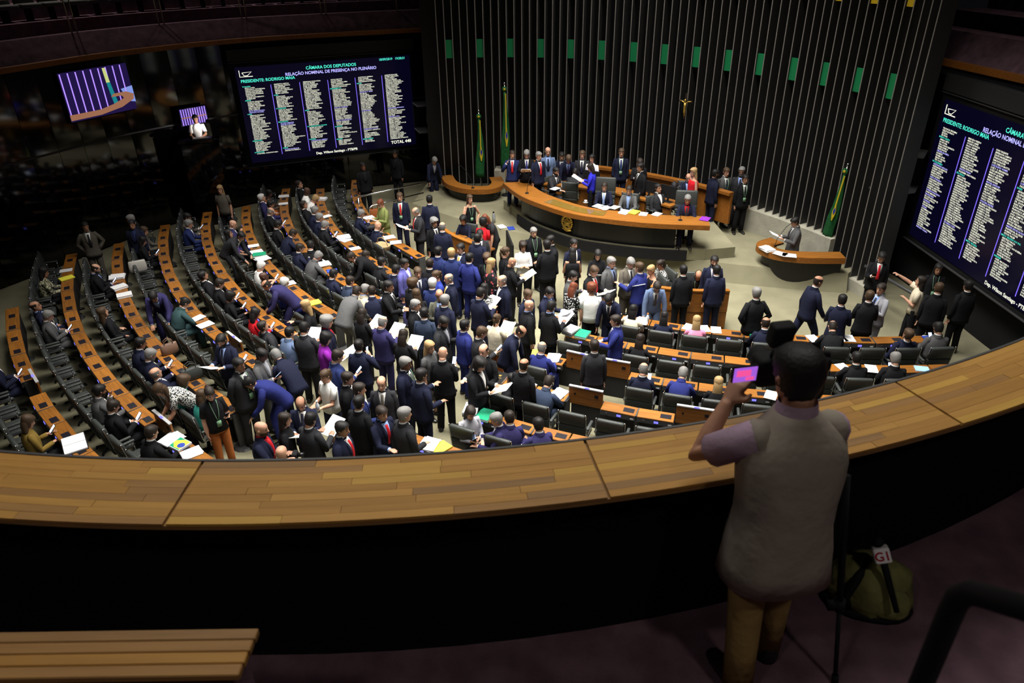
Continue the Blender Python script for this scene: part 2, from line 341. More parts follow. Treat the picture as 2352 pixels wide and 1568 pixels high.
NAMES_L = [["*RORAIMA", "EDIO LOPES", "HAROLDO CATHEDRAL", "HIRAN GONÇALVES", "JHONATAN DE JESUS", "JOENIA WAPICHANA", "NICOLETTI", "OTACI NASCIMENTO", "SHÉRIDAN", "*AMAPÁ", "ACÁCIO FAVACHO", "ALINE GURGEL", "ANDRÉ ABDON", "CAMILO CAPIBERIBE", "LEDA SADALA", "LUIZ CARLOS", "~PROF MARCIVANIA", "~VINICIUS GURGEL", "*PARÁ", "AIRTON FALEIRO", "BETO FARO", "CÁSSIO ANDRADE", "CELSO SABINO", "CRISTIANO VALE", "DELEGADO ÉDER", "EDMILSON RODRIGUES", "EDUARDO COSTA", "ELCIONE BARBALHO", "HÉLIO LEITE", "JOAQUIM PASSARINHO", "JOSÉ PRIANTE", "JÚNIOR FERRARI", "NILSON PINTO", "OLIVAL MARQUES", "PAULO BENGTSON", "VAVÁ MARTINS", "*AMAZONAS", "ÁTILA LINS", "CAP. ALBERTO NETO", "DELEGADO PABLO", "JOSÉ RICARDO", "MARCELO RAMOS", "SIDNEY LEITE", "SILAS CÂMARA", "*RONDÔNIA", "CORONEL CHRISÓSTOMO"],
 ["EXPEDITO NETTO", "JAQUELINE CASSOL", "LÉO MORAES", "LUCIO MOSQUINI", "MARIANA CARVALHO", "MAURO NAZIF", "SILVIA CRISTINA", "*ACRE", "ALAN RICK", "DRA VANDA MILANI", "FLAVIANO MELO", "JÉSSICA SALES", "JESUS SÉRGIO", "MANUEL MARCOS", "MARA ROCHA", "PERPÉTUA ALMEIDA", "*TOCANTINS", "CARLOS GAGUIM", "CÉLIO MOURA", "DULCE MIRANDA", "ELI BORGES", "OSIRES DAMASO", "PROFª DORINHA", "TIAGO DIMAS", "VICENTINHO JÚNIOR", "*MARANHÃO", "~ALUISIO MENDES", "~ANDRÉ FUFUCA", "BIRA DO PINDARÉ", "CLEBER VERDE", "EDILÁZIO JÚNIOR", "EDUARDO BRAIDE", "GASTÃO VIEIRA", "GIL CUTRIM", "HILDO ROCHA", "JOÃO MARCELO", "JOSIMAR MARANHÃOZINHO", "JUNIOR LOURENÇO", "JUSCELINO FILHO", "MARRECA FILHO", "PASTOR GILDENEMYR", "PEDRO LUCAS", "ZÉ CARLOS", "*CEARÁ", "~AJ ALBUQUERQUE", "ANDRÉ FIGUEIREDO"],
 ["GENECIAS NORONHA", "HEITOR FREIRE", "IDILVAN ALENCAR", "JOSÉ GUIMARÃES", "LUIZIANNE LINS", "DR. JAZIEL", "MOSES RODRIGUES", "PEDRO BEZERRA", "ROBÉRIO MONTEIRO", "RONALDO MARTINS", "DOMINGOS NETO", "VAIDON OLIVEIRA", "MAURO BENEVIDES", "LEÔNIDAS CRISTINO", "JOSÉ AIRTON", "EDUARDO BISMARCK", "DENIS BEZERRA", "CÉLIO STUDART", "CAPITÃO WAGNER", "*PIAUÍ", "ÁTILA LIRA", "ASSIS CARVALHO", "CAPITÃO FÁBIO", "FLÁVIO NOGUEIRA", "IRACEMA PORTELLA", "JÚLIO CESAR", "MARGARETE COELHO", "MARINA SANTOS", "PAES LANDIM", "REJANE DIAS", "*RIO GRANDE DO NORTE", "BENES LEOCÁDIO", "BETO ROSADO", "FÁBIO FARIA", "GENERAL GIRÃO", "JOÃO MAIA", "NATÁLIA BONAVIDES", "RAFAEL MOTTA", "WALTER ALVES", "*PARAÍBA", "~AGUINALDO RIBEIRO", "DAMIÃO FELICIANO", "EDNA HENRIQUE", "EFRAIM FILHO", "FREI ANASTACIO", "GERVÁSIO MAIA"],
 ["HUGO MOTTA", "JULIAN LEMOS", "PEDRO CUNHA LIMA", "RUY CARNEIRO", "WELLINGTON ROBERTO", "WILSON SANTIAGO", "*PERNAMBUCO", "ANDRÉ DE PAULA", "ANDRÉ FERREIRA", "AUGUSTO COUTINHO", "CARLOS VERAS", "DANIEL COELHO", "DANILO CABRAL", "EDUARDO DA FONTE", "FELIPE CARRERAS", "FERNANDO COELHO", "FERNANDO MONTEIRO", "FERNANDO RODOLFO", "GONZAGA PATRIOTA", "~JOÃO H. CAMPOS", "LUCIANO BIVAR", "MARÍLIA ARRAES", "OSSESIO SILVA", "PASTOR EURICO", "RAUL HENRY", "RENILDO CALHEIROS", "RICARDO TEOBALDO", "SEBASTIÃO OLIVEIRA", "~SILVIO COSTA FILHO", "TADEU ALENCAR", "TÚLIO GADÊLHA", "WOLNEY QUEIROZ", "*ALAGOAS", "ARTHUR LIRA", "ISNALDO BULHÕES", "JHC", "MARX BELTRÃO", "NIVALDO ALBUQUERQUE", "PAULÃO", "SERGIO TOLEDO", "TEREZA NELMA", "*SERGIPE", "FÁBIO HENRIQUE", "FÁBIO MITIDIERI", "FÁBIO REIS", "GUSTINHO RIBEIRO"],
 ["GUSTINHO RIBEIRO", "JOÃO DANIEL", "LAERCIO OLIVEIRA", "VALDEVAN NOVENTA", "*BAHIA", "ABÍLIO SANTANA", "ADOLFO VIANA", "AFONSO FLORENCE", "ALEX SANTANA", "ALICE PORTUGAL", "~ARTHUR O. MAIA", "BACELAR", "CACÁ LEÃO", "CHARLES FERNANDES", "CLÁUDIO CAJADO", "DANIEL ALMEIDA", "DAYANE PIMENTEL", "ELMAR NASCIMENTO", "FÉLIX MENDONÇA", "IGOR KANNÁRIO", "JOÃO BACELAR", "JOÃO ROMA", "JORGE SOLLA", "~JOSÉ NUNES", "JOSÉ ROCHA", "JOSIAS GOMES", "LEUR LOMANTO", "LÍDICE DA MATA", "MARCELO NILO", "MÁRCIO MARINHO", "MÁRIO NEGROMONTE", "NELSON PELLEGRINO", "OTTO ALENCAR", "PASTOR ISIDÓRIO", "PAULO AZI", "PAULO MAGALHÃES", "~RAIMUNDO COSTA", "RONALDO CARLETTO", "TITO", "UILSON ALMEIDA", "VALMIR ASSUNÇÃO", "WALDENOR PEREIRA", "ZÉ NETO", "*MINAS GERAIS", "ABI-ACKEL", "AÉCIO NEVES"],
 ["ANDRÉ JANONES", "ÁUREA CAROLINA", "BILAC PINTO", "CARLOS MELLES", "CELINHO SINTROCEL", "CHARLLES EVANGELISTA", "DELEGADO MARCELO", "DIEGO ANDRADE", "DIMAS FABIANO", "DOMINGOS SÁVIO", "DR. FREDERICO", "EDUARDO BARBOSA", "EMIDINHO MADEIRA", "ENÉIAS REIS", "EROS BIONDINI", "EUCLYDES PETTERSEN", "FÁBIO RAMALHO", "FRANCO CARTAFINA", "FRED COSTA", "GILBERTO ABRAMO", "GREYCE ELIAS", "HERCÍLIO DINIZ", "IGOR TIMO", "~LAFAYETTE ANDRADA", "LÉO MOTTA", "LEONARDO MONTEIRO", "LINCOLN PORTELA", "LUCAS GONZALEZ", "LUIS TIBÉ", "~MARCELO ARO", "MARGARIDA SALOMÃO", "MÁRIO HERINGER", "MAURO LOPES", "MISAEL VARELLA", "NEWTON CARDOSO JR", "ODAIR CUNHA", "PADRE JOÃO", "PATRUS ANANIAS", "PAULO ABI-ACKEL", "PAULO GUEDES", "PINHEIRINHO", "REGINALDO LOPES", "RODRIGO DE CASTRO", "ROGÉRIO CORREIA", "STEFANO AGUIAR", "SUBTENENTE GONZAGA"]]
NAMES_R = [["VILSON DA FETAEMG", "WELITON PRADO", "ZÉ SILVA", "ZÉ VITOR", "*ESPIRITO SANTO", "AMARO NETO", "DA VITORIA", "DRA. SORAYA MANATO", "EVAIR DE MELO", "FELIPE RIGONI", "~HELDER SALOMÃO", "LAURIETE", "NORMA AYUB", "SERGIO VIDIGAL", "TED CONTI", "*RIO DE JANEIRO", "~ALESSANDRO MOLON", "ALEXANDRE SERFIOTIS", "ALTINEU CORTES", "AUREO RIBEIRO", "BENEDITA DA SILVA", "CARLOS JORDY", "~CHICO D'ANGELO", "CHIQUINHO BRAZÃO", "CHRIS TONIETTO", "CHRISTINO AUREO", "CLARISSA GAROTINHO", "DANIEL SILVEIRA", "~DANIELA WAGUINHO", "DAVID MIRANDA", "~DELANTONIO", "DR. LUIZ ANTONIO JR", "FELICIO LATERÇA", "~FLORDELIS", "GELSON AZEVEDO", "GLAUBER BRAGA", "~GURGEL", "GUTEMBERG REIS", "HELIO LOPES", "HUGO LEAL", "JANDIRA FEGHALI", "JORGE BRAZ", "JUNINHO DO PNEU", "LOURIVAL GOMES", "LUIZ LIMA", "LUIZ ANTONIO CORREA", "~MARCELO CALERO"],
 ["MARCELO FREIXO", "MÁRCIO LABRE", "OTONI DE PAULA", "PAULO GANIME", "PAULO RAMOS", "PEDRO PAULO", "PROFESSOR JOZIEL", "RICARDO DA KAROL", "RODRIGO MAIA", "ROSANGELA GOMES", "SORAYA SANTOS", "SÓSTENES CAVALCANTE", "TALÍRIA PETRONE", "~VINICIUS FARAH", "WLADIMIR GAROTINHO", "*SÃO PAULO", "ABOU ANNI", "ADRIANA VENTURA", "ALENCAR S. BRAGA", "ALEX MANENTE", "ALEXANDRE FROTA", "ALEXANDRE LEITE", "ALEXANDRE PADILHA", "ALEXIS FONTEYNE", "ARLINDO CHINAGLIA", "ARNALDO JARDIM", "BALEIA ROSSI", "BRUNA FURLAN", "CAPITÃO AUGUSTO", "CARLA ZAMBELLI", "CARLOS SAMPAIO", "CARLOS ZARATTINI", "CELSO RUSSOMANNO", "CEZINHA DE MADUREIRA", "CORONEL TADEU", "DAVID SOARES", "EDUARDO BOLSONARO", "~EDUARDO CURY", "ELI CORRÊA FILHO", "ENRICO MISASI", "FAUSTO PINATO", "GENERAL PETERNELLI", "GILBERTO NASCIMENTO", "GUIGA PEIXOTO", "GUILHERME DERRITE", "GUILHERME MUSSI", "HERCULANO PASSOS"],
 ["IVAN VALENTE", "JEFFERSON CAMPOS", "JOICE HASSELMANN", "JÚNIOR BOZZELLA", "KIM KATAGUIRI", "LUIZ CARLOS MOTTA", "~LUIZ FLÁVIO GOMES", "LUIZ P. O. BRAGANÇA", "LUIZA ERUNDINA", "MARCIO ALVINO", "MARCO BERTAIOLLI", "MARCOS PEREIRA", "MARIA ROSAS", "~MIGUEL HADDAD", "MIGUEL LOMBARDI", "MILTON VIEIRA", "NILTO TATTO", "ORLANDO SILVA", "PAULO FREIRE COSTA", "PAULO PEREIRA", "PAULO TEIXEIRA", "~POLICIAL SASTRE", "PR MARCO FELICIANO", "RENATA ABREU", "RICARDO IZAR", "ROBERTO ALVES", "ROBERTO DE LUCENA", "RODRIGO AGOSTINHO", "ROSANA VALLE", "RUI FALCÃO", "SÂMIA BOMFIM", "SAMUEL MOREIRA", "TABATA AMARAL", "TIRIRICA", "VANDERLEI MACRIS", "VICENTINHO", "VINICIUS CARVALHO", "VINICIUS POIT", "VITOR LIPPI", "*MATO GROSSO", "CARLOS BEZERRA", "DR. LEONARDO", "EMANUEL PINHEIRO", "JOSÉ MEDEIROS", "JUAREZ COSTA", "NELSON BARBUDO", "NERI GELLER"],
 ["PROFª ROSA NEIDE", "*DISTRITO FEDERAL", "BIA KICIS", "CELINA LEÃO", "~ERIKA KOKAY", "FLÁVIA ARRUDA", "ISRAEL BATISTA", "JULIO CESAR RIBEIRO", "~LUIS MIRANDA", "PAULA BELMONTE", "*GOIÁS", "ADRIANO DO BALDY", "ALCIDES RODRIGUES", "CÉLIO SILVEIRA", "DELEGADO WALDIR", "DR. ZACHARIAS CALIL", "ELIAS VAZ", "FLÁVIA MORAIS", "FRANCISCO JR.", "GLAUSTIN FOKUS", "JOÃO CAMPOS", "JOSÉ MARIO SCHREINER", "JOSÉ NELTO", "LUCAS VERGILIO", "MAGDA MOFATTO", "~MAJOR VITOR HUGO", "PROFESSOR ALCIDES", "RUBENS OTONI", "VITOR VALIM", "*MATO GROSSO DO SUL", "BEATRIZ PAULA", "BETO PEREIRA", "DAGOBERTO NOGUEIRA", "FÁBIO TRAD", "LOESTER TRUTIS", "LUIZ OVANDO", "ROSE MODESTO", "VANDER LOUBET", "*PARANÁ", "ALIEL MACHADO", "ALINE SLEUTJES", "BOCA ABERTA", "CHRISTIANE YARED", "DIEGO GARCIA", "ENIO VERRI", "FELIPE FRANCISCHINI", "FILIPE BARROS"],
 ["GIACOBO", "GLEISI HOFFMANN", "GUSTAVO FRUET", "HERMES PARCIANELLO", "~LEANDRE", "LUCIANO DUCCI", "LUISA CANZIANI", "LUIZ NISHIMORI", "LUIZÃO GOULART", "PAULO MARTINS", "PEDRO LUPION", "RICARDO BARROS", "ROSSONI", "RUBENS BUENO", "SARGENTO FAHUR", "SCHIAVINATO", "SERGIO SOUZA", "STEPHANES JUNIOR", "TONINHO WANDSCHEER", "VERMELHO", "ZECA DIRCEU", "*SANTA CATARINA", "~ANGELA AMIN", "CARLOS CHIODINI", "CARMEN ZANOTTO", "CAROLINE DE TONI", "CELSO MALDANER", "CORONEL ARMANDO", "DANIEL FREITAS", "DARCI DE MATOS", "FABIO SCHIOCHET", "GEOVANIA DE SÁ", "GILSON MARQUES", "HÉLIO COSTA", "PEDRO UCZAI", "RICARDO GUIDI", "RODRIGO COELHO", "ROGÉRIO PENINHA", "*RIO GRANDE DO SUL", "AFONSO HAMM", "AFONSO MOTTA", "~ALCEU MOREIRA", "BIBO NUNES", "BOHN GASS", "CARLOS GOMES", "DANIEL TRZECIAK", "DANRLEI"]]
def board(name, p0, ang, W, z0, z1, names, lab, cols, tots, ztop):
    tx = W*.53 if W < 7 else 3.1
    """presence board hung under the balcony: p0 = left end of the display, local x to the right, -y to the chamber"""
    e = link(name, None, None, (p0[0], p0[1], 0), ang)
    H = z1-z0
    b = MB(); b.box((W/2, .09, (z0+z1)/2), (W+.34, .16, H+.24)); ob('housing', b, BLACKM, e)
    d = MB(); d.box((W/2, 0, (z0+z1)/2), (W, .02, H)); disp = ob('display', d, DISP, e)
    b = MB(); b.box((W/2, .06, (z1+.16+ztop)/2), (W+.34, .2, ztop-z1-.2)); ob('upper_board', b, GREYB, e)
    b = MB(); b.box((W/2, -.01, z1+.14), (W+.36, .06, .02)); b.box((W/2, -.01, z0-.14), (W+.36, .06, .02)); ob('edge_bar', b, GREYM, e)
    g = MB(); x, y = .12, z1-.30
    g.tube([(x, -.012, y+.20), (x, -.012, y), (x+.40, -.012, y)], .012, 4); g.tube([(x+.08, -.012, y+.12), (x+.38, -.012, y+.14), (x+.24, -.012, y+.03), (x+.14, -.012, y+.03), (x+.08, -.012, y+.12)], .010, 4)
    ob('building_logo', g, TEXTW, disp)
    put_text(disp, 'title', ["CÂMARA DOS DEPUTADOS"], .135, tx, z1-.22, TEXTC, 'CENTER')
    put_text(disp, 'subtitle', ["RELAÇÃO NOMINAL DE PRESENÇA NO PLENÁRIO"], .135, tx, z1-.37, TEXTB, 'CENTER')
    put_text(disp, 'clock', ["18/09/2019   19:58:31"], .105, W-.16, z1-.12, TEXTC, 'RIGHT')
    put_text(disp, 'heading', ["PRESIDENTE: RODRIGO MAIA"], .13, .12, z1-.48, TEXTC)
    put_text(disp, 'total', ["TOTAL 448"], .15, W-.18, z0+.11, TEXTW, 'RIGHT')
    put_text(disp, 'footer', ["Dep. Wilson Santiago - PTB/PB"], .115, W*.5, z0+.05, TEXTW, 'CENTER')
    n = max(map(len, names)); ht = (H-.85)/n; cw = cols
    for c, col in enumerate(names):
        for code, m in (('*', TEXTC), ('~', TEXTB), ('', TEXTW)):
            ls = []
            for t in col:
                mark = t[0] if t[0] in '*~' else ''
                ls.append((('' if mark == '*' else '    ')+t.lstrip('*~')) if mark == code else ' ')
            put_text(disp, 'name_column', ls, ht*.98, .14+c*cw, z1-.62-(0 if c == 0 else -.0), m, 'LEFT', 1.02, 1.22 if W < 7 else 1.12)
        if c: 
            b = MB(); b.box((.10+c*cw, -.012, (z0+z1)/2-.20), (.022, .006, H-.80)); ob('divider', b, LINEB, disp)
    tag(e, lab, 'screen'); return e
a0 = Vector((-8.75, 24.48)); a1 = Vector((-3.42, 26.74)); dd = a1-a0
board('presence_board', (a0.x, a0.y), math.atan2(dd.y, dd.x), dd.length, 1.42, 4.50, NAMES_L, 'large left screen listing attendance in six columns of names', .93, 0, 5.05)
board('presence_board', (10.04, 17.10), R(-88), 7.6, 1.40, 4.68, NAMES_R, 'large right screen listing attendance beside the fin wall', .98, 0, 5.25)
# television on the glass wall
def wallmat(x, y, z, ang): return Matrix.Translation((x, y, z)) @ Matrix.Rotation(ang, 4, 'Z')
p0 = Vector((-12.1, 20.5)); p1 = Vector((-11.0, 22.55)); dd = p1-p0
tv = link('television', None, None, (p0.x+.03, p0.y-.05, 0), math.atan2(dd.y, dd.x)); W = dd.length; z0, z1 = 3.72, 5.0
b = MB(); b.box((W/2, .03, (z0+z1)/2), (W+.06, .05, z1-z0+.06)); ob('casing', b, BLACKM, tv)
b = MB(); b.box((W/2, 0, (z0+z1)/2), (W, .014, z1-z0)); scr = ob('picture', b, mat('tv_dark', (.002, .001, .012), .3, .3, emit=(.012, .006, .05), estr=1.), tv)
TVV = mat('tv_violet', (.1, .05, .3), .5, .1, emit=(.42, .25, 1.), estr=1.1); TVW = mat('tv_wood', (.2, .1, .05), .5, .1, emit=(.36, .16, .09), estr=.8)
TVG = mat('tv_teal', (0, .1, .1), .5, .1, emit=(.01, .22, .25), estr=.9); TVY = mat('tv_yellow', (.3, .3, .05), .5, .1, emit=(.55, .62, .22), estr=.9); TVB = mat('tv_blue', (.1, .1, .3), .5, .1, emit=(.25, .35, .85), estr=.8)
H = z1-z0
for i in range(9):
    x = W*(.02+i*.098); b = MB(); b.box((x, -.009, z0+H*(.56 if i < 8 else .68)), (.034, .004, H*(.84 if i < 8 else .6))); ob('pictured_fin', b, TVV, scr)
b = MB()
b.add([(W*x, -.013, z0+H*y) for x, y in [(.0, .03), (.40, .03), (.70, .10), (.88, .22), (.90, .33), (.80, .41), (.62, .41), (.58, .35), (.73, .34), (.75, .28), (.6, .2), (.4, .14), (.0, .15)]], [tuple(range(13))]); ob('pictured_counter', b, TVW, scr)
b = MB(); b.add([(W*x, -.0115, z0+H*y) for x, y in [(.56, .97), (.60, .97), (.62, .66), (.57, .66)]], [(0, 1, 2, 3)]); ob('pictured_flag', b, TVY, scr)
b = MB(); b.add([(W*x, -.0115, z0+H*y) for x, y in [(.57, .66), (.62, .66), (.66, .2), (.60, .2)]], [(0, 1, 2, 3)]); b.add([(W*x, -.0115, z0+H*y) for x, y in [(.92, .98), (.98, .98), (.98, .62), (.94, .62)]], [(0, 1, 2, 3)]); ob('pictured_flag', b, TVG, scr)
b = MB(); b.add([(W*x, -.0105, z0+H*y) for x, y in [(.74, .48), (.94, .52), (.98, .12), (.80, .20)]], [(0, 1, 2, 3)]); ob('pictured_plinth', b, TVB, scr)
tag(tv, 'television on the dark left wall showing fins and a curved counter', 'television')
# technician's booth window in the glass wall with its monitor
p0 = Vector((-10.15, 23.05)); p1 = Vector((-9.45, 23.83)); dd = p1-p0
mo = link('wall_monitor', None, None, (p0.x, p0.y-.1, 0), math.atan2(dd.y, dd.x)); W = .86
b = MB(); b.box((W/2, .03, 3.27), (W+.05, .05, .56)); ob('casing', b, BLACKM, mo)
b = MB(); b.box((W/2, 0, 3.27), (W, .012, .5)); scr = ob('picture', b, mat('monitor_dark', (.01, .01, .04), .3, .3, emit=(.03, .02, .10), estr=1.), mo)
for i in range(11):
    b = MB(); b.box((W*(.05+i*.09), -.009, 3.27), (.028, .004, .48)); ob('pictured_fin', b, TVV, scr)
b = MB(); b.box((W/2, -.012, 3.25), (W*.95, .004, .03)); ob('pictured_bench', b, TVW, scr)
tag(mo, 'small bright monitor behind the man in white shirt', 'monitor')
b = MB(); b.box((0, 0, 2.68), (1.2, .4, .08)); b.box((0, .0, 1.3), (1.1, .3, 2.6)); k = MB(); k.box((.1, -.05, 2.745), (.55, .25, .05))
bo = link('booth_desk', None, None, (-9.55, 22.55, 0), R(15)); ob('desk_body', b, GLASSB, bo); ob('control_panel', k, GREYM, bo)
tag(bo, 'black control desk in front of the man in white shirt', 'desk')
# robot cameras on wall ledges
def robocam(x, y, z, rz, lab, labl, cang=0):
    l = link('camera_shelf', None, None, (x, y, z), rz); b = MB(); b.prism([(-.5, -.42), (.35, -.42), (.5, -.2), (.5, .35), (-.5, .35)], -.05, 0); ob('ledge', b, GREYM, l)
    b = MB(); b.prism([(-.5, -.38), (.5, -.38), (.5, .35), (-.5, .35)], .82, .86); ob('canopy', b, GREYM, l); b = MB(); b.box((0, .33, .4), (1.0, .04, .9)); ob('back_panel', b, BLACKM, l); tag(l, labl, 'shelf')
    e = link('video_camera', None, None, (x, y, z), rz+cang)
    b = MB(); b.tube([(0, 0, 0), (0, 0, .03)], [.16, .16], 12); b.tube([(0, 0, .03), (0, 0, .16)], [.09, .07], 10); ob('base', b, BLACKM, e, False)
    b = MB(); b.box((-.10, 0, .3), (.04, .12, .26)); b.box((.10, 0, .3), (.04, .12, .26)); ob('yoke', b, GREYM, e)
    b = MB(); b.box((0, .05, .34), (.16, .42, .17)); b.box((0, .1, .45), (.1, .2, .06)); ob('body', b, BLACKM, e)
    b = MB(); b.tube([(0, -.16, .34), (0, -.34, .34)], [.07, .085], 12); ob('lens', b, BLACK, e, True); tag(e, lab, 'camera')
robocam(-2.72, 25.6, 2.25, R(20), 'small robot video camera on the ledge left of the fins', 'two-tier ledge left of the fins holding a small camera')
robocam(9.45, 17.28, 2.6, R(-35), 'black video camera on the ledge right of the fins', 'two-tier ledge right of the fins holding a video camera', R(-35))

# ------------------------------------------------------------------ stage furniture
tf = catmull([(-.2, 21.5), (.3, 20.25), (.95, 19.35), (1.7, 18.6), (2.6, 18.15), (3.7, 17.78), (5.12, 17.55)], 5)
tb = offset(tf, .72)
dais = offset(tf, .12)
b = MB(); b.prism([(p.x, p.y) for p in offset(tf, .30)]+[(6.0, 18.0), (5.9, 20.2), (3.8, 22.4), (.3, 23.6), (-.2, 22.2)], .44, .75); struct('dais_platform', b, CARPET, 'raised platform behind the long table')
T = link('presidential_table', None)
b = MB(); b.strip(tf, tb, 1.44, 1.52); ob('table_top', b, WOOD, T)
b = MB(); b.strip(offset(tf, -.012), offset(tf, .03), 1.40, 1.525); ob('edge_band', b, WOODD, T)
n = len(tf); fr = offset(tf, .30)
for i in range(3, n-4, 6):
    seg = fr[i:min(i+7, n-3)]; b = MB(); b.strip(seg, offset(seg, .05), .76, 1.43); ob('front_panel', b, BLACK, T)
for i in range(3, n-3, 8):
    seg = offset(fr[i:min(i+9, n-2)], -.16); b = MB(); b.strip(seg, offset(seg, .06), .46, .75); ob('kick_panel', b, BLACKM, T)
b = MB(); b.strip(offset(tf, .2)[9:20], offset(tf, .55)[9:20], 1.521, 1.529); ob('glass_inlay', b, mat('tinted_glass', (.16, .10, .02), .05, .6), T)
em = MB(); ep = fr[13]; ea = math.atan2((fr[14]-fr[12]).y, (fr[14]-fr[12]).x)
for k in range(20):
    t = 2*math.pi*k/20; r1, r2 = .17, .21 if k % 2 else .235
    em.ell((r1*math.cos(t), -.012, r1*1.1*math.sin(t)), (.045, .014, .045), 6, 4)
for k in range(5):
    t = math.pi/2+2*math.pi*k/5; em.add([(0, -.03, 0), (.10*math.cos(t-.63), -.012, .10*math.sin(t-.63)), (.19*math.cos(t), -.012, .19*math.sin(t)), (.10*math.cos(t+.63), -.012, .10*math.sin(t+.63))], [(0, 1, 2), (0, 2, 3)])
em.ell((0, -.016, 0), (.06, .02, .06), 10, 5); em.tube([(-.16, -.012, -.2), (0, -.016, -.25), (.16, -.012, -.2)], .022, 6)
eo = ob('coat_of_arms', em, GOLD, T, True); eo.matrix_local = wallmat(ep.x+.02*math.sin(ea), ep.y-.02*math.cos(ea), 1.12, ea); eo['label'] = 'gold coat of arms emblem'
tag(T, 'long curved wooden table with black front and gold emblem', 'table')
# rear bench and wooden ledge behind it
def arc(r, d0, d1, n=16, c=FC): return [Vector((c[0]+r*math.cos(R(d0+(d1-d0)*i/n)), c[1]+r*math.sin(R(d0+(d1-d0)*i/n)), 0)) for i in range(n+1)]
E_ = link('rear_bench', None)
b = MB(); b.strip(arc(7.75, 72, 41), arc(8.3, 72, 41), 1.52, 1.57); ob('bench_top', b, WOOD, E_)
for k in range(5):
    d0 = 72-k*6.2; b = MB(); b.strip(arc(7.8, d0, d0-6.0, 4), arc(7.86, d0, d0-6.0, 4), .76, 1.52); ob('front_panel', b, WOODD, E_)
tag(E_, 'curved wooden rear bench behind the long table', 'bench')
b = MB(); b.strip(arc(9.55, 78, 37), arc(9.75, 78, 37), 1.62, 1.70); b.strip(arc(9.66, 78, 37), arc(9.74, 78, 37), .76, 1.62); o = ob('wooden_ledge', b, WOODD); tag(o, 'wooden ledge running along the foot of the fins', 'ledge')
def monitor(x, y, z, rz, lab):
    e = link('desk_monitor', None, None, (x, y, z), rz); b = MB(); b.box((0, 0, .30), (.52, .03, .32)); ob('bezel', b, BLACKM, e)
    b = MB(); b.box((0, .017, .30), (.48, .006, .28)); ob('screen', b, SCRB, e); b = MB(); b.box((0, -.02, .08), (.05, .03, .16)); b.box((0, 0, .008), (.22, .16, .016)); ob('stand', b, BLACKM, e); tag(e, lab, 'monitor')
for dg, lab in ((61, 'black monitor on the rear bench, left one'), (47.5, 'black monitor on the rear bench beside the grey suit'), (43, 'large black monitor on the rear bench, right one')):
    p = arc(8.02, dg, dg-1, 1)[0]; monitor(p.x, p.y, 1.57, R(dg-90), lab)
# U-shaped counters
def ucounter(name, pts, lab, w=.42, z=.92, base=True):
    cv = catmull(pts, 5); e = link(name, None)
    b = MB(); b.strip(cv, offset(cv, w), z-.05, z); ob('counter_top', b, WOOD, e)
    b = MB(); b.strip(offset(cv, -.015), offset(cv, .02), z-.15, z+.004); ob('edge_band', b, WOODD, e)
    i = offset(cv, .16)
    b = MB(); b.strip(i, offset(i, .05), .0, z-.05); ob('base_panel', b, BLACK, e)
    tag(e, lab, 'counter'); return e
ucounter('left_rostrum', [(-2.35, 24.4), (-2.1, 23.5), (-1.55, 22.92), (-.9, 22.75), (-.4, 22.95), (-.2, 23.5), (-.3, 24.2)], 'empty curved wooden rostrum counter on the left', .4)
ucounter('right_rostrum', [(7.0, 18.2), (6.55, 17.9), (6.46, 17.5), (6.75, 17.05), (7.4, 16.8), (8.4, 16.74)], 'curved wooden rostrum counter where a speaker reads', .42)
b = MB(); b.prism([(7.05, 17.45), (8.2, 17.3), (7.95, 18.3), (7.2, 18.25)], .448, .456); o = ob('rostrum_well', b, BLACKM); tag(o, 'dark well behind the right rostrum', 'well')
def gooseneck(x, y, z, dx, dy, lab, h=.45):
    e = link('microphone', None, None, (x, y, z)); b = MB(); b.tube([(0, 0, 0), (0, 0, .02)], [.06, .05], 10); ob('base', b, BLACKM, e)
    b = MB(); b.tube([(0, 0, .01), (dx*.1, dy*.1, h*.4), (dx*.5, dy*.5, h*.8), (dx*.8, dy*.8, h*.95)], .007, 6); ob('stem', b, BLACKM, e)
    b = MB(); b.tube([(dx*.8, dy*.8, h*.95), (dx, dy, h)], [.014, .017], 8); ob('capsule', b, BLACKM, e); tag(e, lab, 'microphone')
gooseneck(6.78, 17.35, .92, .50, .12, 'gooseneck microphone on the right rostrum', .75)
gooseneck(-1.2, 22.95, .92, -.45, .25, 'gooseneck microphone on the empty left rostrum', .7)
gooseneck(.5, 20.45, 1.52, .12, .3, 'black desk microphone at the left end of the long table', .4)
gooseneck(4.45, 18.0, 1.52, .05, .3, 'black desk microphone at the right end of the long table', .4)
# clerks' desks in front of the stage
def clerk(name, a, bb, lab, h=.98):
    a, bb = Vector((*a, 0)), Vector((*bb, 0)); mid = (a+bb)/2; d = (bb-a).normalized(); nn = Vector((-d.y, d.x, 0))
    cv = catmull([(a.x, a.y), ((mid-nn*.10).x, (mid-nn*.10).y), (bb.x, bb.y)], 6); e = link(name, None)
    b = MB(); b.strip(cv, offset(cv, .04), .46, h); ob('front_panel', b, WOODD, e)
    b = MB(); b.strip(offset(cv, .02), offset(cv, .06), .04, .44); ob('lower_panel', b, WOODD, e)
    b = MB(); b.strip(offset(cv, -.02), offset(cv, .10), h, h+.03); ob('ledge', b, WOOD, e)
    b = MB(); b.strip(offset(cv, .06), offset(cv, .62), .70, .74); ob('desk_top', b, WOOD, e); tag(e, lab, 'desk')
clerk('clerks_desk', (-2.0, 19.2), (-.85, 17.75), "left clerks' desk with curved wooden front below the stage")
clerk('clerks_desk', (3.2, 15.06), (4.95, 14.78), "right clerks' desk with wooden front below the stage")
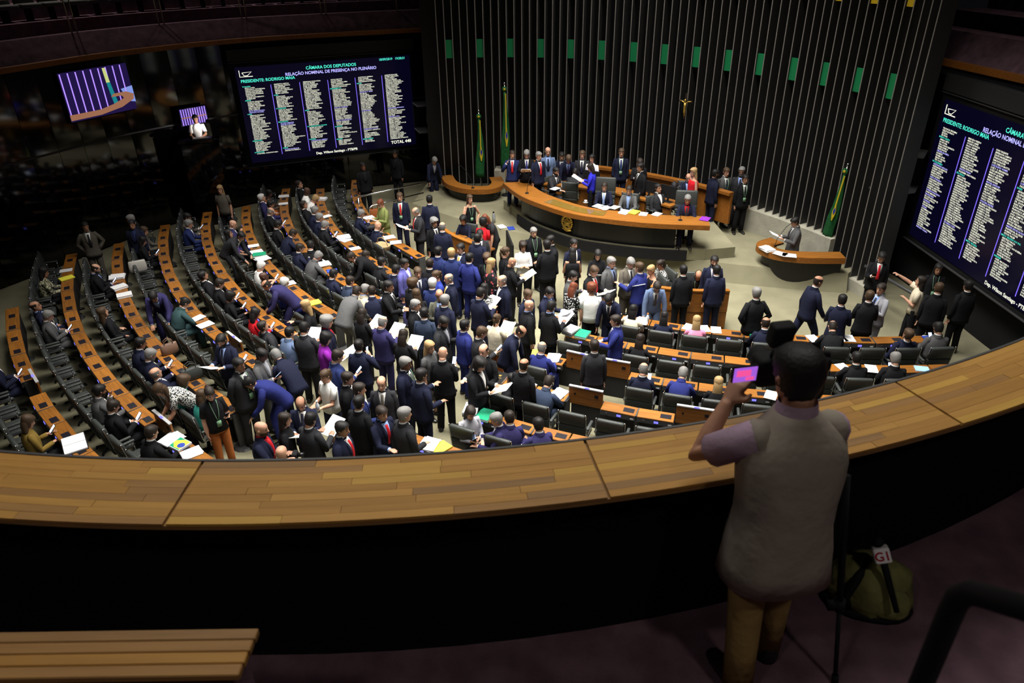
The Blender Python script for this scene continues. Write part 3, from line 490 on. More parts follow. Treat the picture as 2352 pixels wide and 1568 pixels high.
b = MB(); b.box((0, 0, .38), (1.2, .05, .76)); o = ob('dark_partition', b, BLACKM); o.matrix_local = wallmat(-.02, 18.9, 0, R(-82)); tag(o, "black partition at the right end of the left clerks' desk", 'partition')
b = MB(); b.box((0, 0, .45), (.42, .2, .85)); o = ob('loudspeaker', b, BLACKM); o.matrix_local = wallmat(3.05, 16.0, .0, R(-10)); tag(o, 'black loudspeaker box behind the blonde clerk', 'loudspeaker')
# flags on poles
FGREEN = mat('flag_green', (.008, .075, .02), .75, .2, bump=.3, bscale=14, var=.25, vscale=9); FYEL = mat('flag_yellow', (.42, .32, .015), .7, .2); FBLU = mat('flag_blue', (.02, .03, .22), .7, .2)
def flag(x, y, z, h, lab, lean=0, rz=0):
    e = link('flag', None, None, (x, y, z), rz); b = MB(); b.tube([(0, 0, 0), (lean, 0, h)], .018, 8); ob('pole', b, CHROME, e, True)
    b = MB(); b.ell((lean, 0, h+.03), (.03, .03, .05), 8, 5); ob('finial', b, CHROME, e, True); b = MB(); b.tube([(0, 0, .0), (0, 0, .04)], [.16, .14], 12); ob('foot', b, BLACKM, e)
    b = MB(); b.ell((lean*.97, -.05, h-.12), (.085, .03, .085), 10, 6); ob('rosette', b, FGREEN, e, True)
    b = MB(); b.ell((lean*.97, -.08, h-.12), (.04, .015, .04), 8, 5); ob('rosette_centre', b, FYEL, e, True)
    rg = []
    for i in range(13):
        t = i/12; zz = h-.2-t*(h*.68); w = .03+.10*min(1, t*1.5); row = []
        for j in range(16):
            a = 2*math.pi*j/16; f = 1+.22*math.sin(5*a+t*3)
            row.append((lean*(1-t*.6)+w*math.cos(a)*f+.02*math.sin(t*5), -.05+w*.6*math.sin(a)*f, zz))
        rg.append(row)
    b = MB(); b.rings(rg); ob('cloth', b, FGREEN, e, True)
    for k, (t0, t1, w, m, nm, xo) in enumerate([(.02, .55, .018, FYEL, 'gold_fringe', .035), (.46, .70, .05, FYEL, 'diamond', .045), (.50, .60, .032, FBLU, 'globe', .05)]):
        b = MB(); rg = []
        for i in range(7):
            t = t0+(t1-t0)*i/6; ww = w*(1 if k == 0 else math.sin(math.pi*min(max(i/6, .08), .92))); W2 = .03+.10*min(1, t*1.5)
            yy = -.05-W2*.6*1.16-.012-.006*k; zz = h-.2-t*(h*.68); xx = lean*(1-t*.6)+xo
            rg.append([(xx-ww, yy, zz), (xx+ww, yy, zz), (xx+ww, yy+.02, zz), (xx-ww, yy+.02, zz)])
        b.rings(rg); ob(nm, b, m, e)
    tag(e, lab, 'flag')
flag(-.95, 23.5, .45, 2.75, 'shorter green and yellow flag inside the left rostrum', 0, 0)
flag(-.12, 23.6, .45, 3.55, 'tall green and gold-fringed flag by the left fins', 0, 0)
flag(8.35, 17.9, .45, 2.5, 'green, yellow and blue flag between the right-hand fins', .15, R(-60))
# crucifix on the fins
i = 33; (cx_, cy_, ca) = FINPTS[i]
e = link('crucifix', None, None, (cx_-.10*math.cos(R(ca)), cy_-.10*math.sin(R(ca)), 3.62), R(ca-90))
b = MB(); b.box((0, 0, 0), (.05, .03, .72)); b.box((0, 0, .14), (.42, .03, .05)); ob('cross', b, mat('dark_wood_cross', (.03, .02, .015), .5), e)
b = MB(); b.tube([(0, -.03, .10), (0, -.04, -.02), (0, -.03, -.14), (.01, -.03, -.3)], [.04, .035, .04, .015], 8); b.tube([(0, -.03, .09), (.1, -.03, .14), (.19, -.02, .15)], [.02, .016, .012], 6); b.tube([(0, -.03, .09), (-.1, -.03, .14), (-.19, -.02, .15)], [.02, .016, .012], 6); b.ell((0, -.04, .17), (.03, .03, .04), 8, 5); ob('figure', b, GOLD, e, True)
tag(e, 'small crucifix with golden figure hung on the fins', 'crucifix')
# handrails near the stage
b = MB(); b.tube([(-4.45, 21.9, 0), (-4.45, 21.9, .62), (-4.35, 21.98, .7), (-2.85, 23.2, .7)], .03, 8); b.tube([(-4.75, 21.95, .95), (-4.8, 22.05, .85), (-4.7, 22.0, 1.0), (-2.9, 23.3, 1.0)], .03, 8); b.tube([(-4.75, 21.95, .97), (-4.75, 21.95, 0)], .03, 8)
o = ob('handrail', b, CHROME, None, True); tag(o, 'steel handrail beside the left end of the stage', 'handrail')
b = MB(); b.tube([(8.75, 16.4, .85), (9.3, 14.2, .85)], .04, 8); b.tube([(8.8, 16.2, .85), (8.8, 16.2, 0)], .03, 8); b.tube([(9.26, 14.35, .85), (9.26, 14.35, 0)], .03, 8)
o = ob('handrail', b, GREYM, None, True); tag(o, 'grey handrail beside the right end of the stage', 'handrail')

# ------------------------------------------------------------------ chairs and desks of the chamber
def chair_meshes():
    M = {}
    b = MB(); b.add(*rbox((.46, .36, .09), .035, 2, (0, -.02, .43))); M['seat'] = b.mesh('seat', [LEATHER], True)
    b = MB(); b.add(*rbox((.48, .085, .27), .035, 2, (0, -.215, .84), R(8))); b.add(*rbox((.48, .075, .24), .03, 2, (0, -.185, .59), R(8))); M['backrest'] = b.mesh('backrest', [LEATHER], True)
    b = MB(); b.add(*rbox((.055, .30, .045), .018, 2, (0, -.03, .64))); M['armrest'] = b.mesh('armrest', [LEATHER], True)
    b = MB(); s = 1
    b.tube([(s*.253, .14, .44), (s*.253, -.16, .44), (s*.251, -.18, .52), (s*.25, -.245, .975), (s*.235, -.25, .985)], .012, 6)
    b.tube([(s*.256, .09, .44), (s*.262, .09, .62)], .012, 6); b.tube([(s*.256, -.15, .44), (s*.262, -.15, .62)], .012, 6)
    M['side_frame'] = b.mesh('side_frame', [CHROME], True)
    b = MB(); b.tube([(0, 0, .06), (0, 0, .38)], [.035, .03], 8)
    for k in range(5):
        a = 2*math.pi*k/5+.3; b.tube([(0, 0, .09), (.26*math.cos(a), .26*math.sin(a), .05), (.27*math.cos(a), .27*math.sin(a), .01)], [.025, .018, .02], 6)
    M['swivel_base'] = b.mesh('swivel_base', [BLACKM], True); return M
CHM = chair_meshes()
def chair(x, y, rz, lab, group, z=0, hb=None):
    e = link('armchair', None, None, (x, y, z), rz)
    link('seat', CHM['seat'], e); link('backrest', hb or CHM['backrest'], e); link('side_frame', CHM['side_frame'], e); link('side_frame', CHM['side_frame'], e).scale = (-1, 1, 1); link('swivel_base', CHM['swivel_base'], e)
    link('armrest', CHM['armrest'], e, (.262, 0, 0)); link('armrest', CHM['armrest'], e, (-.262, 0, 0)); tag(e, lab, 'chair', group); return e
hbm = MB(); hbm.add(*rbox((.58, .10, .42), .04, 2, (0, -.30, 1.10), R(9)))
for zz in (.52, .64, .76, .88): hbm.add(*rbox((.58, .09, .125), .03, 2, (0, -.195-(zz-.5)*.17, zz), R(9)))
HB = hbm.mesh('backrest', [LEATHER], True)
PITCH = .6455; U2 = 2*PITCH
ORD = ['first', 'second', 'third', 'fourth', 'fifth', 'sixth', 'seventh', 'eighth', 'ninth', 'tenth', 'eleventh', 'twelfth', 'thirteenth', 'fourteenth', 'fifteenth', 'sixteenth', 'seventeenth', 'eighteenth', 'nineteenth', 'twentieth', 'twenty-first', 'twenty-second', 'twenty-third', 'twenty-fourth', 'twenty-fifth']
def rk(k): return 13.19+1.132*k
LEFT = {0: (-171, -140), 1: (-171.5, -134.2), 2: (-170.5, -133), 3: (-167, -134.5), 4: (-164.5, -131), 5: (-161, -131), 6: (-160, -129.5), 7: (-157, -127.2), 8: (-152, -128)}
RIGHT = {0: (-115.2, -85.5), 1: (-118.4, -86), 2: (-118.6, -87), 3: (-117.6, -88), 4: (-119, -95), 5: (-120.4, -104)}
REFS = {('l', 7): -147.62, ('l', 4): -156.58, ('l', 8): -146.73, ('r', 1): -107.19, ('r', 3): -109.73, ('r', 0): -108.5, ('r', 2): -109.1+.35}
bm_ = {}; CD = .27
b = MB(); b.add(*rbox((PITCH-.022, CD, .028), .006, 1, (0, 0, .748))); bm_['top'] = b.mesh('desk_top', [WOOD])
b = MB(); b.box((.17, -.005, .7635), (.19, .125, .005)); bm_['pad'] = b.mesh('writing_pad', [PAD])
b = MB(); b.box((0, -.112, .69), (PITCH-.012, .045, .085)); b.box((-.2, -.139, .69), (.04, .012, .04)); bm_['con'] = b.mesh('console', [GREYM])
b = MB(); b.box((.02, -.137, .695), (.075, .006, .04)); bm_['scr'] = b.mesh('console_display', [SCRB])
b = MB(); b.box((.255, -.137, .68), (.06, .006, .024)); bm_['plate'] = b.mesh('nameplate', [PLATE])
b = MB(); b.box((0, .10, .40), (2*PITCH-.1, .02, .5)); bm_['mod'] = b.mesh('modesty_panel', [GREYB])
b = MB(); b.box((0, 0, .37), (.05, .18, .73)); b.box((0, 0, .757), (.02, .27, .012)); b.tube([(0, 0, 0), (0, 0, .03)], [.2, .17], 12); bm_['post'] = b.mesh('post', [GREYM])
b = MB(); b.box((0, .08, .80), (PITCH-.012, .03, .36)); bm_['lid'] = b.mesh('raised_lid', [WOODD])
b = MB(); b.box((0, .075, .99), (PITCH-.012, .055, .02)); bm_['lidc'] = b.mesh('console', [mat('console_silver', (.38, .38, .39), .5)])
b = MB(); b.box((.02, .06, 1.003), (.09, .04, .006)); bm_['lids'] = b.mesh('console_display', [SCRB])
b = MB(); b.box((.2, .06, .86), (.07, .012, .05)); b.tube([(-.2, .066, .84), (-.2, .058, .84)], .02, 10); bm_['lidp'] = b.mesh('lock_plate', [BLACKM])
RAISED = [(1325, 840), (1425, 860), (1345, 928), (1155, 992), (1600, 955), (530, 780), (365, 968), (85, 870), (2165, 745)]
DESKS = []; SEATS = []
def blockrow(side, k, a0, a1):
    Rk = rk(k); du = math.degrees(U2/Rk); n = int(round((a1-a0)/du)); ref = REFS.get((side, k))
    if ref is None: st = a0 if side == 'r' else a1-n*du
    else: st = ref-du*math.floor((ref-a0)/du+.35); n = int((a1-st)/du+.4)
    for i in range(n):
        c = st+(i+.5)*du; order = i if side == 'r' else n-1-i
        x, y = SX+Rk*math.cos(R(c)), SY+Rk*math.sin(R(c))
        if not (shows(x, y, .76, 70)): continue
        DESKS.append((side, k, order, c, x, y))
        for h in (0, 1):
            ac = c+(h-.5)*du/2; so = 2*i+h if side == 'r' else 2*(n-1-i)+(1-h)
            rr = Rk+.49; sx, sy = SX+rr*math.cos(R(ac)), SY+rr*math.sin(R(ac))
            SEATS.append([side, k, so, ac, sx, sy, shows(sx, sy, 1.0, 12)])
for k, (p, q) in LEFT.items(): blockrow('l', k, p, q)
for k, (p, q) in RIGHT.items(): blockrow('r', k, p, q)
ROWN = ['front', 'second', 'third', 'fourth', 'fifth', 'sixth', 'seventh', 'eighth', 'ninth']
BL = {'l': 'left block', 'r': 'right block'}
for side, k, order, c, x, y in DESKS:
    e = link('desk', None, None, (x, y, 0), R(c+90))
    tag(e, 'two-seat wooden desk, %s from the centre aisle, %s row, %s' % (ORD[order], ROWN[k], BL[side]), 'desk', 'two-seat desks in curved rows')
    ca, sa = math.cos(R(c+90)), math.sin(R(c+90))
    for s in (-1, 1):
        ox = s*PITCH/2; wx, wy = x+ox*ca, y+ox*sa; u, v = project(wx, wy, .76); up = any(math.hypot(u-a, v-bb) < 26 for a, bb in RAISED)
        if up:
            t = link('raised_lid', bm_['lid'], e, (ox, 0, 0)); link('console_display', bm_['lids'], t); link('lock_plate', bm_['lidp'], t); link('console', bm_['lidc'], t)
        else:
            t = link('desk_top', bm_['top'], e, (ox, 0, 0)); link('writing_pad', bm_['pad'], t)
            t = link('console', bm_['con'], e, (ox, 0, 0)); link('console_display', bm_['scr'], t)
            if side == 'r': link('nameplate', bm_['plate'], t)
    link('modesty_panel', bm_['mod'], e); link('post', bm_['post'], e, (PITCH, 0, 0))

# ------------------------------------------------------------------ people
V = Vector
def se(c, n): return math.copysign(abs(c)**(2/n), c)
def ring(c, ax, ay, w, d, n=2.3, N=16): return [c+ax*(w*se(math.cos(2*math.pi*j/N), n))+ay*(d*se(math.sin(2*math.pi*j/N), n)) for j in range(N)]
HEADP = [(-.118, .022, .030, .048), (-.106, .044, .052, .036), (-.085, .056, .070, .021), (-.05, .066, .084, .007), (0, .073, .095, 0), (.04, .076, .099, -.003), (.075, .070, .092, -.006), (.10, .052, .072, -.008), (.118, .022, .032, -.010)]
def A(*v): return V(v).normalized()
# arms: (upper arm dir, forearm dir) for the right side, left mirrored unless given
DOWN = (A(.14, -.04, -1), A(.02, .16, -1))
POSES = {
 'st': dict(arms=(DOWN, DOWN), head=(8, 0)),
 'rd': dict(arms=((A(.20, .28, -1), A(-.34, .9, .30)), (A(.20, .28, -1), A(-.34, .9, .30))), head=(28, 0)),
 'ph': dict(arms=((A(.15, .22, -1), A(-.25, .85, .42)), DOWN), head=(26, 4)),
 'er': dict(arms=((A(.45, .25, -.8), A(-.55, .12, 1)), DOWN), head=(6, 8)),
 'cr': dict(arms=((A(.22, .22, -1), A(-.93, .50, .05)), (A(.22, .26, -1), A(-.93, .55, .16))), head=(8, 6)),
 'hp': dict(arms=((A(.55, -.25, -.9), A(-.55, .30, -.75)), (A(.55, -.25, -.9), A(-.55, .30, -.75))), head=(6, 10)),
 'bh': dict(arms=((A(.25, .10, -1), A(-.35, .75, -.2)), (A(.2, -.25, -1), A(-.25, -.1, -1))), head=(6, -10)),
 'gs': dict(arms=((A(.18, .45, -.85), A(-.05, .95, .22)), (A(.2, .1, -1), A(-.2, .85, -.1))), head=(8, 0)),
 'ln': dict(lean=24, arms=((A(.22, .22, -1), A(.02, .18, -1)), (A(.22, .22, -1), A(.02, .18, -1))), head=(20, 0)),
 'bd': dict(lean=52, arms=((A(.12, .30, -1), A(-.12, .62, -.7)), (A(.12, .30, -1), A(-.12, .62, -.7))), head=(-8, 0)),
 'wk': dict(arms=((A(.12, .30, -1), A(.0, .55, -.9)), (A(.12, -.32, -1), A(.0, .1, -1))), head=(6, 0), walk=.30, lean=6),
 'pt': dict(arms=((A(.10, .85, .42), A(.02, .92, .40)), (A(.2, .1, -1), A(-.5, .75, .35))), head=(-8, -6), walk=.1),
 'nk': dict(arms=((A(.30, .40, -.8), A(-.42, -.05, 1)), (A(.55, -.2, -.9), A(-.45, .35, -.75))), head=(2, 12)),
 'cm': dict(arms=((A(.42, .58, -.66), A(-.55, .30, .78)), (A(.44, .56, -.66), A(-.56, .30, .78))), head=(4, 0), lean=6, walk=.08),
 'sd': dict(sit=1, lean=8, arms=((A(.22, .48, -.85), A(-.38, .92, -.02)), (A(.22, .48, -.85), A(-.38, .92, -.02))), head=(10, 0)),
 'sp': dict(sit=1, lean=2, arms=((A(.15, .25, -1), A(-.32, .85, .32)), (A(.15, .22, -1), A(-.36, .85, .05))), head=(26, 0)),
 'sb': dict(sit=1, lean=-12, arms=((A(.24, .10, -1), A(-.30, .85, -.35)), (A(.30, .05, -1), A(.0, .95, -.2))), head=(2, 10)),
 'sc': dict(sit=1, lean=6, arms=((A(.16, .52, -.8), A(-.32, .28, 1)), (A(.2, .45, -.85), A(-.4, .9, 0))), head=(14, -8)),
 'sw': dict(sit=1, lean=26, arms=((A(.24, .50, -.75), A(-.40, .88, -.10)), (A(.24, .50, -.75), A(-.45, .85, -.10))), head=(22, 0)),
}
PC = {}
def pose(name):
    if name in PC: return PC[name]
    P = POSES[name]; L = R(P.get('lean', 0)); sit = P.get('sit', 0); wkv = P.get('walk', 0)
    hz = .52 if sit else .93-(.02 if wkv else 0); J = {'sit': sit}
    by = -.42*math.sin(L)*.55 if (L > .3 and not sit) else 0
    pel = V((0, by, hz)); X = V((1, 0, 0))
    ts = [i*.02 for i in range(-10, 33)]; pts = {}
    c = pel.copy(); fr = {}
    def ang(t): return L*(.55+.8*max(t, 0)/.56)
    for i in range(0, 33):
        t = i*.02; a = ang(t); U = V((0, math.sin(a), math.cos(a))); fr[i] = (c.copy(), U, V((0, math.cos(a), -math.sin(a)))); c = c+U*.02
    def T(t):
        if t <= 0:
            c0, U, F = fr[0]; return c0+U*t, U, F
        i = min(int(t/.02), 31); c0, U, F = fr[i]; return c0+U*(t-i*.02), U, F
    J['T'] = T
    c5, U5, F5 = T(.455); J['sh'] = [c5+X*.162, c5-X*.162]; J['el'] = []; J['wr'] = []; J['hd'] = []
    Rm = Matrix.Rotation(0, 3, 'X')
    for s in (0, 1):
        ua, fa = P['arms'][s]; sg = 1 if s == 0 else -1
        ua = V((ua.x*sg, ua.y, ua.z)); fa = V((fa.x*sg, fa.y, fa.z))
        e = J['sh'][s]+ua*.295; w = e+fa*.255; J['el'].append(e); J['wr'].append(w); J['hd'].append(fa)
    J['hip'] = [pel+V((.088, 0, -.03)), pel+V((-.088, 0, -.03))]; J['kn'] = []; J['an'] = []
    for s in (0, 1):
        sg = 1 if s == 0 else -1
        if sit: k = J['hip'][s]+V((sg*.05, .43, -.005)); a = V((k.x, k.y+(.02 if s else .10), .085))
        else:
            st = wkv*(1 if s == 0 else -1)
            k = V((sg*.098, st*.55+.02, .50)); a = V((sg*.11, st*1.0-.02, .085))
        J['kn'].append(k); J['an'].append(a)
    cn, Un, Fn = T(.56); hp, hy = P['head']; ha = ang(.56)*.75+R(hp)
    HM = Matrix.Rotation(R(hy), 3, 'Z') @ Matrix.Rotation(-ha, 3, 'X'); hx, hf, hu = HM @ V((1, 0, 0)), HM @ V((0, 1, 0)), HM @ V((0, 0, 1))
    up = V((0, math.sin(ha*.6), math.cos(ha*.6))); J['hc'] = cn+up*.135+hf*.022; J['hax'] = (hx, hf, hu); J['nk'] = cn
    PC[name] = J; return J
def hp_(J, x, y, z): hx, hf, hu = J['hax']; return J['hc']+hx*x+hf*y+hu*z
def hand(mb, w, f, sg):
    side = f.cross(V((0, 0, 1)));
    if side.length < .2: side = V((0, 1, 0))
    side = side.normalized(); nrm = side.cross(f).normalized()
    mb.rings([ring(w+f*t, side, nrm, a, b_, 2.2, 10) for t, a, b_ in ((-.03, .026, .022), (.0, .027, .02), (.04, .040, .017), (.085, .042, .014), (.095, .036, .01))])
    for k in range(4):
        o = (k-1.5)*.0235; ln_ = (.068, .078, .073, .058)[k]; p = w+f*.085+side*o; d1 = (f+side*(k-1.5)*.06-nrm*.25).normalized(); d2 = (f-nrm*.9).normalized()
        mb.tube([p-f*.01, p+d1*ln_*.5, p+d1*ln_*.5+d2*ln_*.5], [.0095, .0088, .0072], 6)
    p = w+f*.02+side*(-sg)*.03; d = (f*.6-side*sg*.75-nrm*.3).normalized(); mb.tube([p, p+d*.04, p+d*.04+(f*.9-nrm*.3).normalized()*.035], [.013, .0115, .009], 6)
def headmesh(mb, J):
    hx, hf, hu = J['hax']
    mb.rings([ring(J['hc']+hu*z+hf*y, hx, hf, w, d, 2.15, 18) for z, w, d, y in HEADP])
    mb.tube([hp_(J, 0, .086, .016), hp_(J, 0, .104, -.012), hp_(J, 0, .110, -.030), hp_(J, 0, .09, -.036)], [.009, .012, .016, .012], 8)
    for s in (-1, 1): 
        mb.tube([hp_(J, s*.070, -.012, .022), hp_(J, s*.079, -.016, .004), hp_(J, s*.073, -.008, -.028)], [.010, .018, .010], 8)
    mb.tube([hp_(J, -.024, .083, -.056), hp_(J, 0, .093, -.055), hp_(J, .024, .083, -.056)], [.007, .010, .007], 6)
    mb.tube([J['nk']-V((0, 0, .05)), J['nk']+V((0, 0, .02)), hp_(J, 0, -.022, -.07)], [.066, .058, .056], 12)
TORSO = [(-.10, .150, .105), (-.02, .165, .120), (.08, .150, .112), (.20, .152, .115), (.32, .166, .118), (.40, .158, .104), (.45, .125, .088), (.49, .088, .068), (.53, .060, .056), (.56, .055, .055)]
BC = {}
def body_mesh(pn, vox=.0105):
    if pn in BC: return BC[pn]
    J = pose(pn); mb = MB(); X = V((1, 0, 0)); rg = []
    for t, w, d in TORSO: c, U, F = J['T'](t); rg.append(ring(c, X, F, w, d))
    mb.rings(rg); headmesh(mb, J)
    for s in (0, 1):
        sg = 1 if s == 0 else -1
        mb.tube([J['sh'][s]-X*sg*.05, J['sh'][s], J['sh'][s].lerp(J['el'][s], .5), J['el'][s], J['el'][s].lerp(J['wr'][s], .4), J['wr'][s]], [.030, .046, .046, .042, .041, .028], 10)
        hand(mb, J['wr'][s], J['hd'][s], sg)
        mb.tube([J['hip'][s]+V((0, 0, .05)), J['hip'][s], J['hip'][s].lerp(J['kn'][s], .5), J['kn'][s], J['kn'][s].lerp(J['an'][s], .35), J['an'][s]+V((0, 0, .02))], [.08, .088, .075, .055, .056, .038], 12)
        a = J['an'][s]; mb.tube([a+V((0, 0, .03)), a+V((0, .0, -.03)), a+V((sg*.02, .09, -.05)), a+V((sg*.035, .17, -.06))], [.038, .042, .036, .024], 8)
    me = mb.mesh('body_src', [], False); o = bpy.data.objects.new('tmp', me); COL.objects.link(o)
    md = o.modifiers.new('r', 'REMESH'); md.mode = 'VOXEL'; md.voxel_size = vox; md.adaptivity = 0
    sm = o.modifiers.new('s', 'SMOOTH'); sm.factor = .5; sm.iterations = 2
    bpy.context.view_layer.update()
    out = bpy.data.meshes.new_from_object(o.evaluated_get(bpy.context.evaluated_depsgraph_get())); bpy.data.objects.remove(o); bpy.data.meshes.remove(me)
    out.name = 'body_'+pn; n = len(out.polygons); c = np.empty(n*3); out.polygons.foreach_get('center', c); c = c.reshape(-1, 3)-np.array(J['hc'])
    l = np.stack([c@np.array(a) for a in J['hax']], 1); mi = np.zeros(n, int)
    ex = np.abs(np.abs(l[:, 0])-.031)
    mi[(ex < .016) & (np.abs(l[:, 2]-.012) < .0075) & (l[:, 1] > .06)] = 1
    mi[(ex < .018) & (np.abs(l[:, 2]-.035) < .0055) & (l[:, 1] > .06)] = 2
    mi[(np.abs(l[:, 0]) < .024) & (np.abs(l[:, 2]+.056) < .008) & (l[:, 1] > .07)] = 3
    for m in ('SKIN', 'EYE', 'BROW', 'LIP'): out.materials.append(bpy.data.materials.get(m) or bpy.data.materials.new(m))
    out.polygons.foreach_set('material_index', mi.tolist()); out.polygons.foreach_set('use_smooth', [True]*n); out.update()
    BC[pn] = out; return out
GC = {}
JK = [(-.145, .208, .158), (-.06, .200, .155), (.06, .180, .143), (.16, .180, .145), (.28, .192, .150), (.36, .197, .145), (.42, .188, .130), (.465, .158, .112), (.50, .120, .094), (.53, .088, .077), (.556, .070, .068)]
def garment(kind, pn):
    key = (kind, pn)
    if key in GC: return GC[key]
    J = pose(pn); T = J['T']; X = V((1, 0, 0)); mb = MB(); sit = J['sit']; res = None
    def torso(prof, t0, grow=0, wf=1.):
        rg = []
        for t, w, d in prof:
            if t < t0: continue
            c, U, F = T(t); rg.append(ring(c, X, F, (w+grow)*wf, d+grow, 2.5, 20))
        mb.rings(rg)
    def sleeve(frac, r=(.070, .064, .055, .046)):
        for s in (0, 1):
            sg = 1 if s == 0 else -1; sh, e, w = J['sh'][s], J['el'][s], J['wr'][s]
            pts = [sh-X*sg*.06+V((0, 0, .0)), sh, sh.lerp(e, .5), e]; rr = [.055, r[0], r[1], r[2]]
            if frac > .5: pts += [e.lerp(w, .5), e.lerp(w, .95)]; rr += [(r[2]+r[3])/2, r[3]]
            else: pts = pts[:3]; rr = rr[:3]; pts[2] = sh.lerp(e, frac*1.5+.1)
            mb.tube(pts, rr, 12)
    def front(t0, t1, w0, w1, off, steps=6, prof=JK, cols=3):
        rg = []
        for i in range(steps+1):
            t = t0+(t1-t0)*i/steps; c, U, F = T(t); w = w0+(w1-w0)*i/steps
            pw = np.interp(t, [p[0] for p in prof], [p[1] for p in prof]); pd = np.interp(t, [p[0] for p in prof], [p[2] for p in prof]); row = []
            for j in range(cols):
                x = (-1+2*j/(cols-1))*w; y = pd*(max(1-abs(x/pw)**2.5, 0))**(1/2.5)
                row.append(c+X*x+F*(y+off))
            row += [c+X*((1-2*j/(cols-1))*w)+F*(pd*(max(1-abs(w/pw)**2.5, 0))**(1/2.5)*.6) for j in range(cols)]
            rg.append(row)
        mb.rings(rg)
    if kind == 'jacket':
        torso(JK, -.03 if sit else -.2); sleeve(1)
        for s in (-1, 1):                                   # lapels
            rg = []
            for t, x0, x1 in ((.20, .004, .030), (.30, .022, .075), (.40, .040, .092), (.46, .052, .090), (.53, .062, .080)):
                c, U, F = T(t); pw = np.interp(t, [p[0] for p in JK], [p[1] for p in JK]); pd = np.interp(t, [p[0] for p in JK], [p[2] for p in JK])
                f = lambda x: c+X*(s*x)+F*(pd*(max(1-abs(x/pw)**2.5, 0))**.4+.012)
                rg.append([f(x0), f(x1), f(x1)-F*.02, f(x0)-F*.02])
            mb.rings(rg)
        rg = []
        for t, g in ((.525, .022), (.56, .014), (.585, .010)):
            c, U, F = T(t); rg.append(ring(c-F*.012, X, F, .066+g, .060+g, 2, 16))
        mb.rings(rg, False)
    elif kind == 'shirt':
        front(.21, .53, .006, .066, .007); rg = []
        for t, r in ((.53, .074), (.565, .068), (.60, .063)): c, U, F = T(t); rg.append(ring(c+U*.0, X, F, r, r*.98, 2, 16))
        mb.rings(rg, False)
        for s in (0, 1):
            e, w = J['el'][s], J['wr'][s]; mb.tube([e.lerp(w, .93), e.lerp(w, 1.0)], [.040, .038], 10)
    elif kind == 'tie': front(.16, .50, .034, .022, .016)
    elif kind == 'lanyard':
        for s in (-1, 1):
            pts = []
            for t, x in ((.55, .06), (.48, .058), (.38, .045), (.28, .028), (.18, .006)):
                c, U, F = T(t); pd = np.interp(t, [p[0] for p in JK], [p[2] for p in JK]); pts.append(c+X*s*x+F*(pd+.02))
            mb.tube(pts, .006, 5)
        c, U, F = T(.14); p = c+F*.175; mb.add([p+X*sx+U*sz+F*o for o in (0, .012) for sx, sz in ((-.04, -.06), (.04, -.06), (.04, .05), (-.04, .05))], [(0, 1, 2, 3), (4, 5, 6, 7), (0, 1, 5, 4), (1, 2, 6, 5), (2, 3, 7, 6), (3, 0, 4, 7)])
    elif kind in ('blouse', 'short', 'tank'):
        prof = [(t, w*.94, d*.95) for t, w, d in JK]
        if kind == 'tank': prof = [p for p in prof if p[0] < .43]+[(.46, .115, .10)]
        torso(prof, -.03 if sit else -.09)
        if kind == 'blouse': sleeve(1, (.068, .058, .05, .04))
        if kind == 'short': sleeve(.4, (.072, .070, .06, .05))
    elif kind == 'vest':
        prof = [(-.24, .235, .175)]+[(t, w+.012, d+.014) for t, w, d in JK]; torso(prof, -.3)
        for s in (0, 1): mb.tube([J['sh'][s]-X*(1-2*s)*.07, J['sh'][s]-X*(1-2*s)*.01, J['sh'][s].lerp(J['el'][s], .03)], [.060, .076, .070], 14)
    elif kind == 'trousers':
        rg = []
        for t, w, d in ((.06, .165, .128), (-.02, .180, .138), (-.09, .182, .136)): c, U, F = T(t); rg.append(ring(c, X, F, w, d))
        mb.rings(rg)
        for s in (0, 1):
            h, k, a = J['hip'][s], J['kn'][s], J['an'][s]
            mb.tube([h+V((0, 0, .06)), h, h.lerp(k, .5), k, k.lerp(a, .5), a+V((0, 0, -.03))], [.092, .103, .092, .076, .070, .066], 14)
    elif kind == 'skirt':
        rg = []
        for t, w, d in ((.08, .152, .118), (-.02, .180, .138), (-.09, .188, .142)): c, U, F = T(t); rg.append(ring(c, X, F, w, d))
        if not sit:
            c, U, F = T(-.09)
            for z, w, d in ((-.22, .19, .15), (-.40, .185, .155)): rg.append(ring(V((0, c.y*.5, J['hip'][0].z+z)), X, V((0, 1, 0)), w, d))
        mb.rings(rg)
        if sit:
            for s in (0, 1): h, k = J['hip'][s], J['kn'][s]; mb.tube([h, h.lerp(k, .5), h.lerp(k, .92)], [.105, .098, .085], 12)
    elif kind == 'shoes':
        for s in (0, 1):
            a = J['an'][s]; sg = 1 if s == 0 else -1; f = V((sg*.18, 1, 0)).normalized(); sd = V((f.y, -f.x, 0)); z0 = V((0, 0, 1)); bs = V((a.x, a.y, a.z-.085))
            mb.rings([ring(bs+f*t+z0*h, sd, z0, w, h, 2.6, 12) for t, w, h in ((-.075, .025, .025), (-.065, .040, .045), (-.01, .046, .052), (.08, .048, .038), (.15, .046, .028), (.195, .034, .022), (.21, .012, .014))])
    elif kind.startswith('hair') or kind == 'beard':
        st = kind[5:]; hx, hf, hu = J['hax']; Z = [p[0] for p in HEADP]; zs = [-.112+.0165*i for i in range(15)]; N = 28
        off = {'s': .012, 'b': .008, 'n': .004, 'l': .018, 'p': .012, 'c': .030, '': .007}[st]; grid = []
        rnd = random.Random(3)
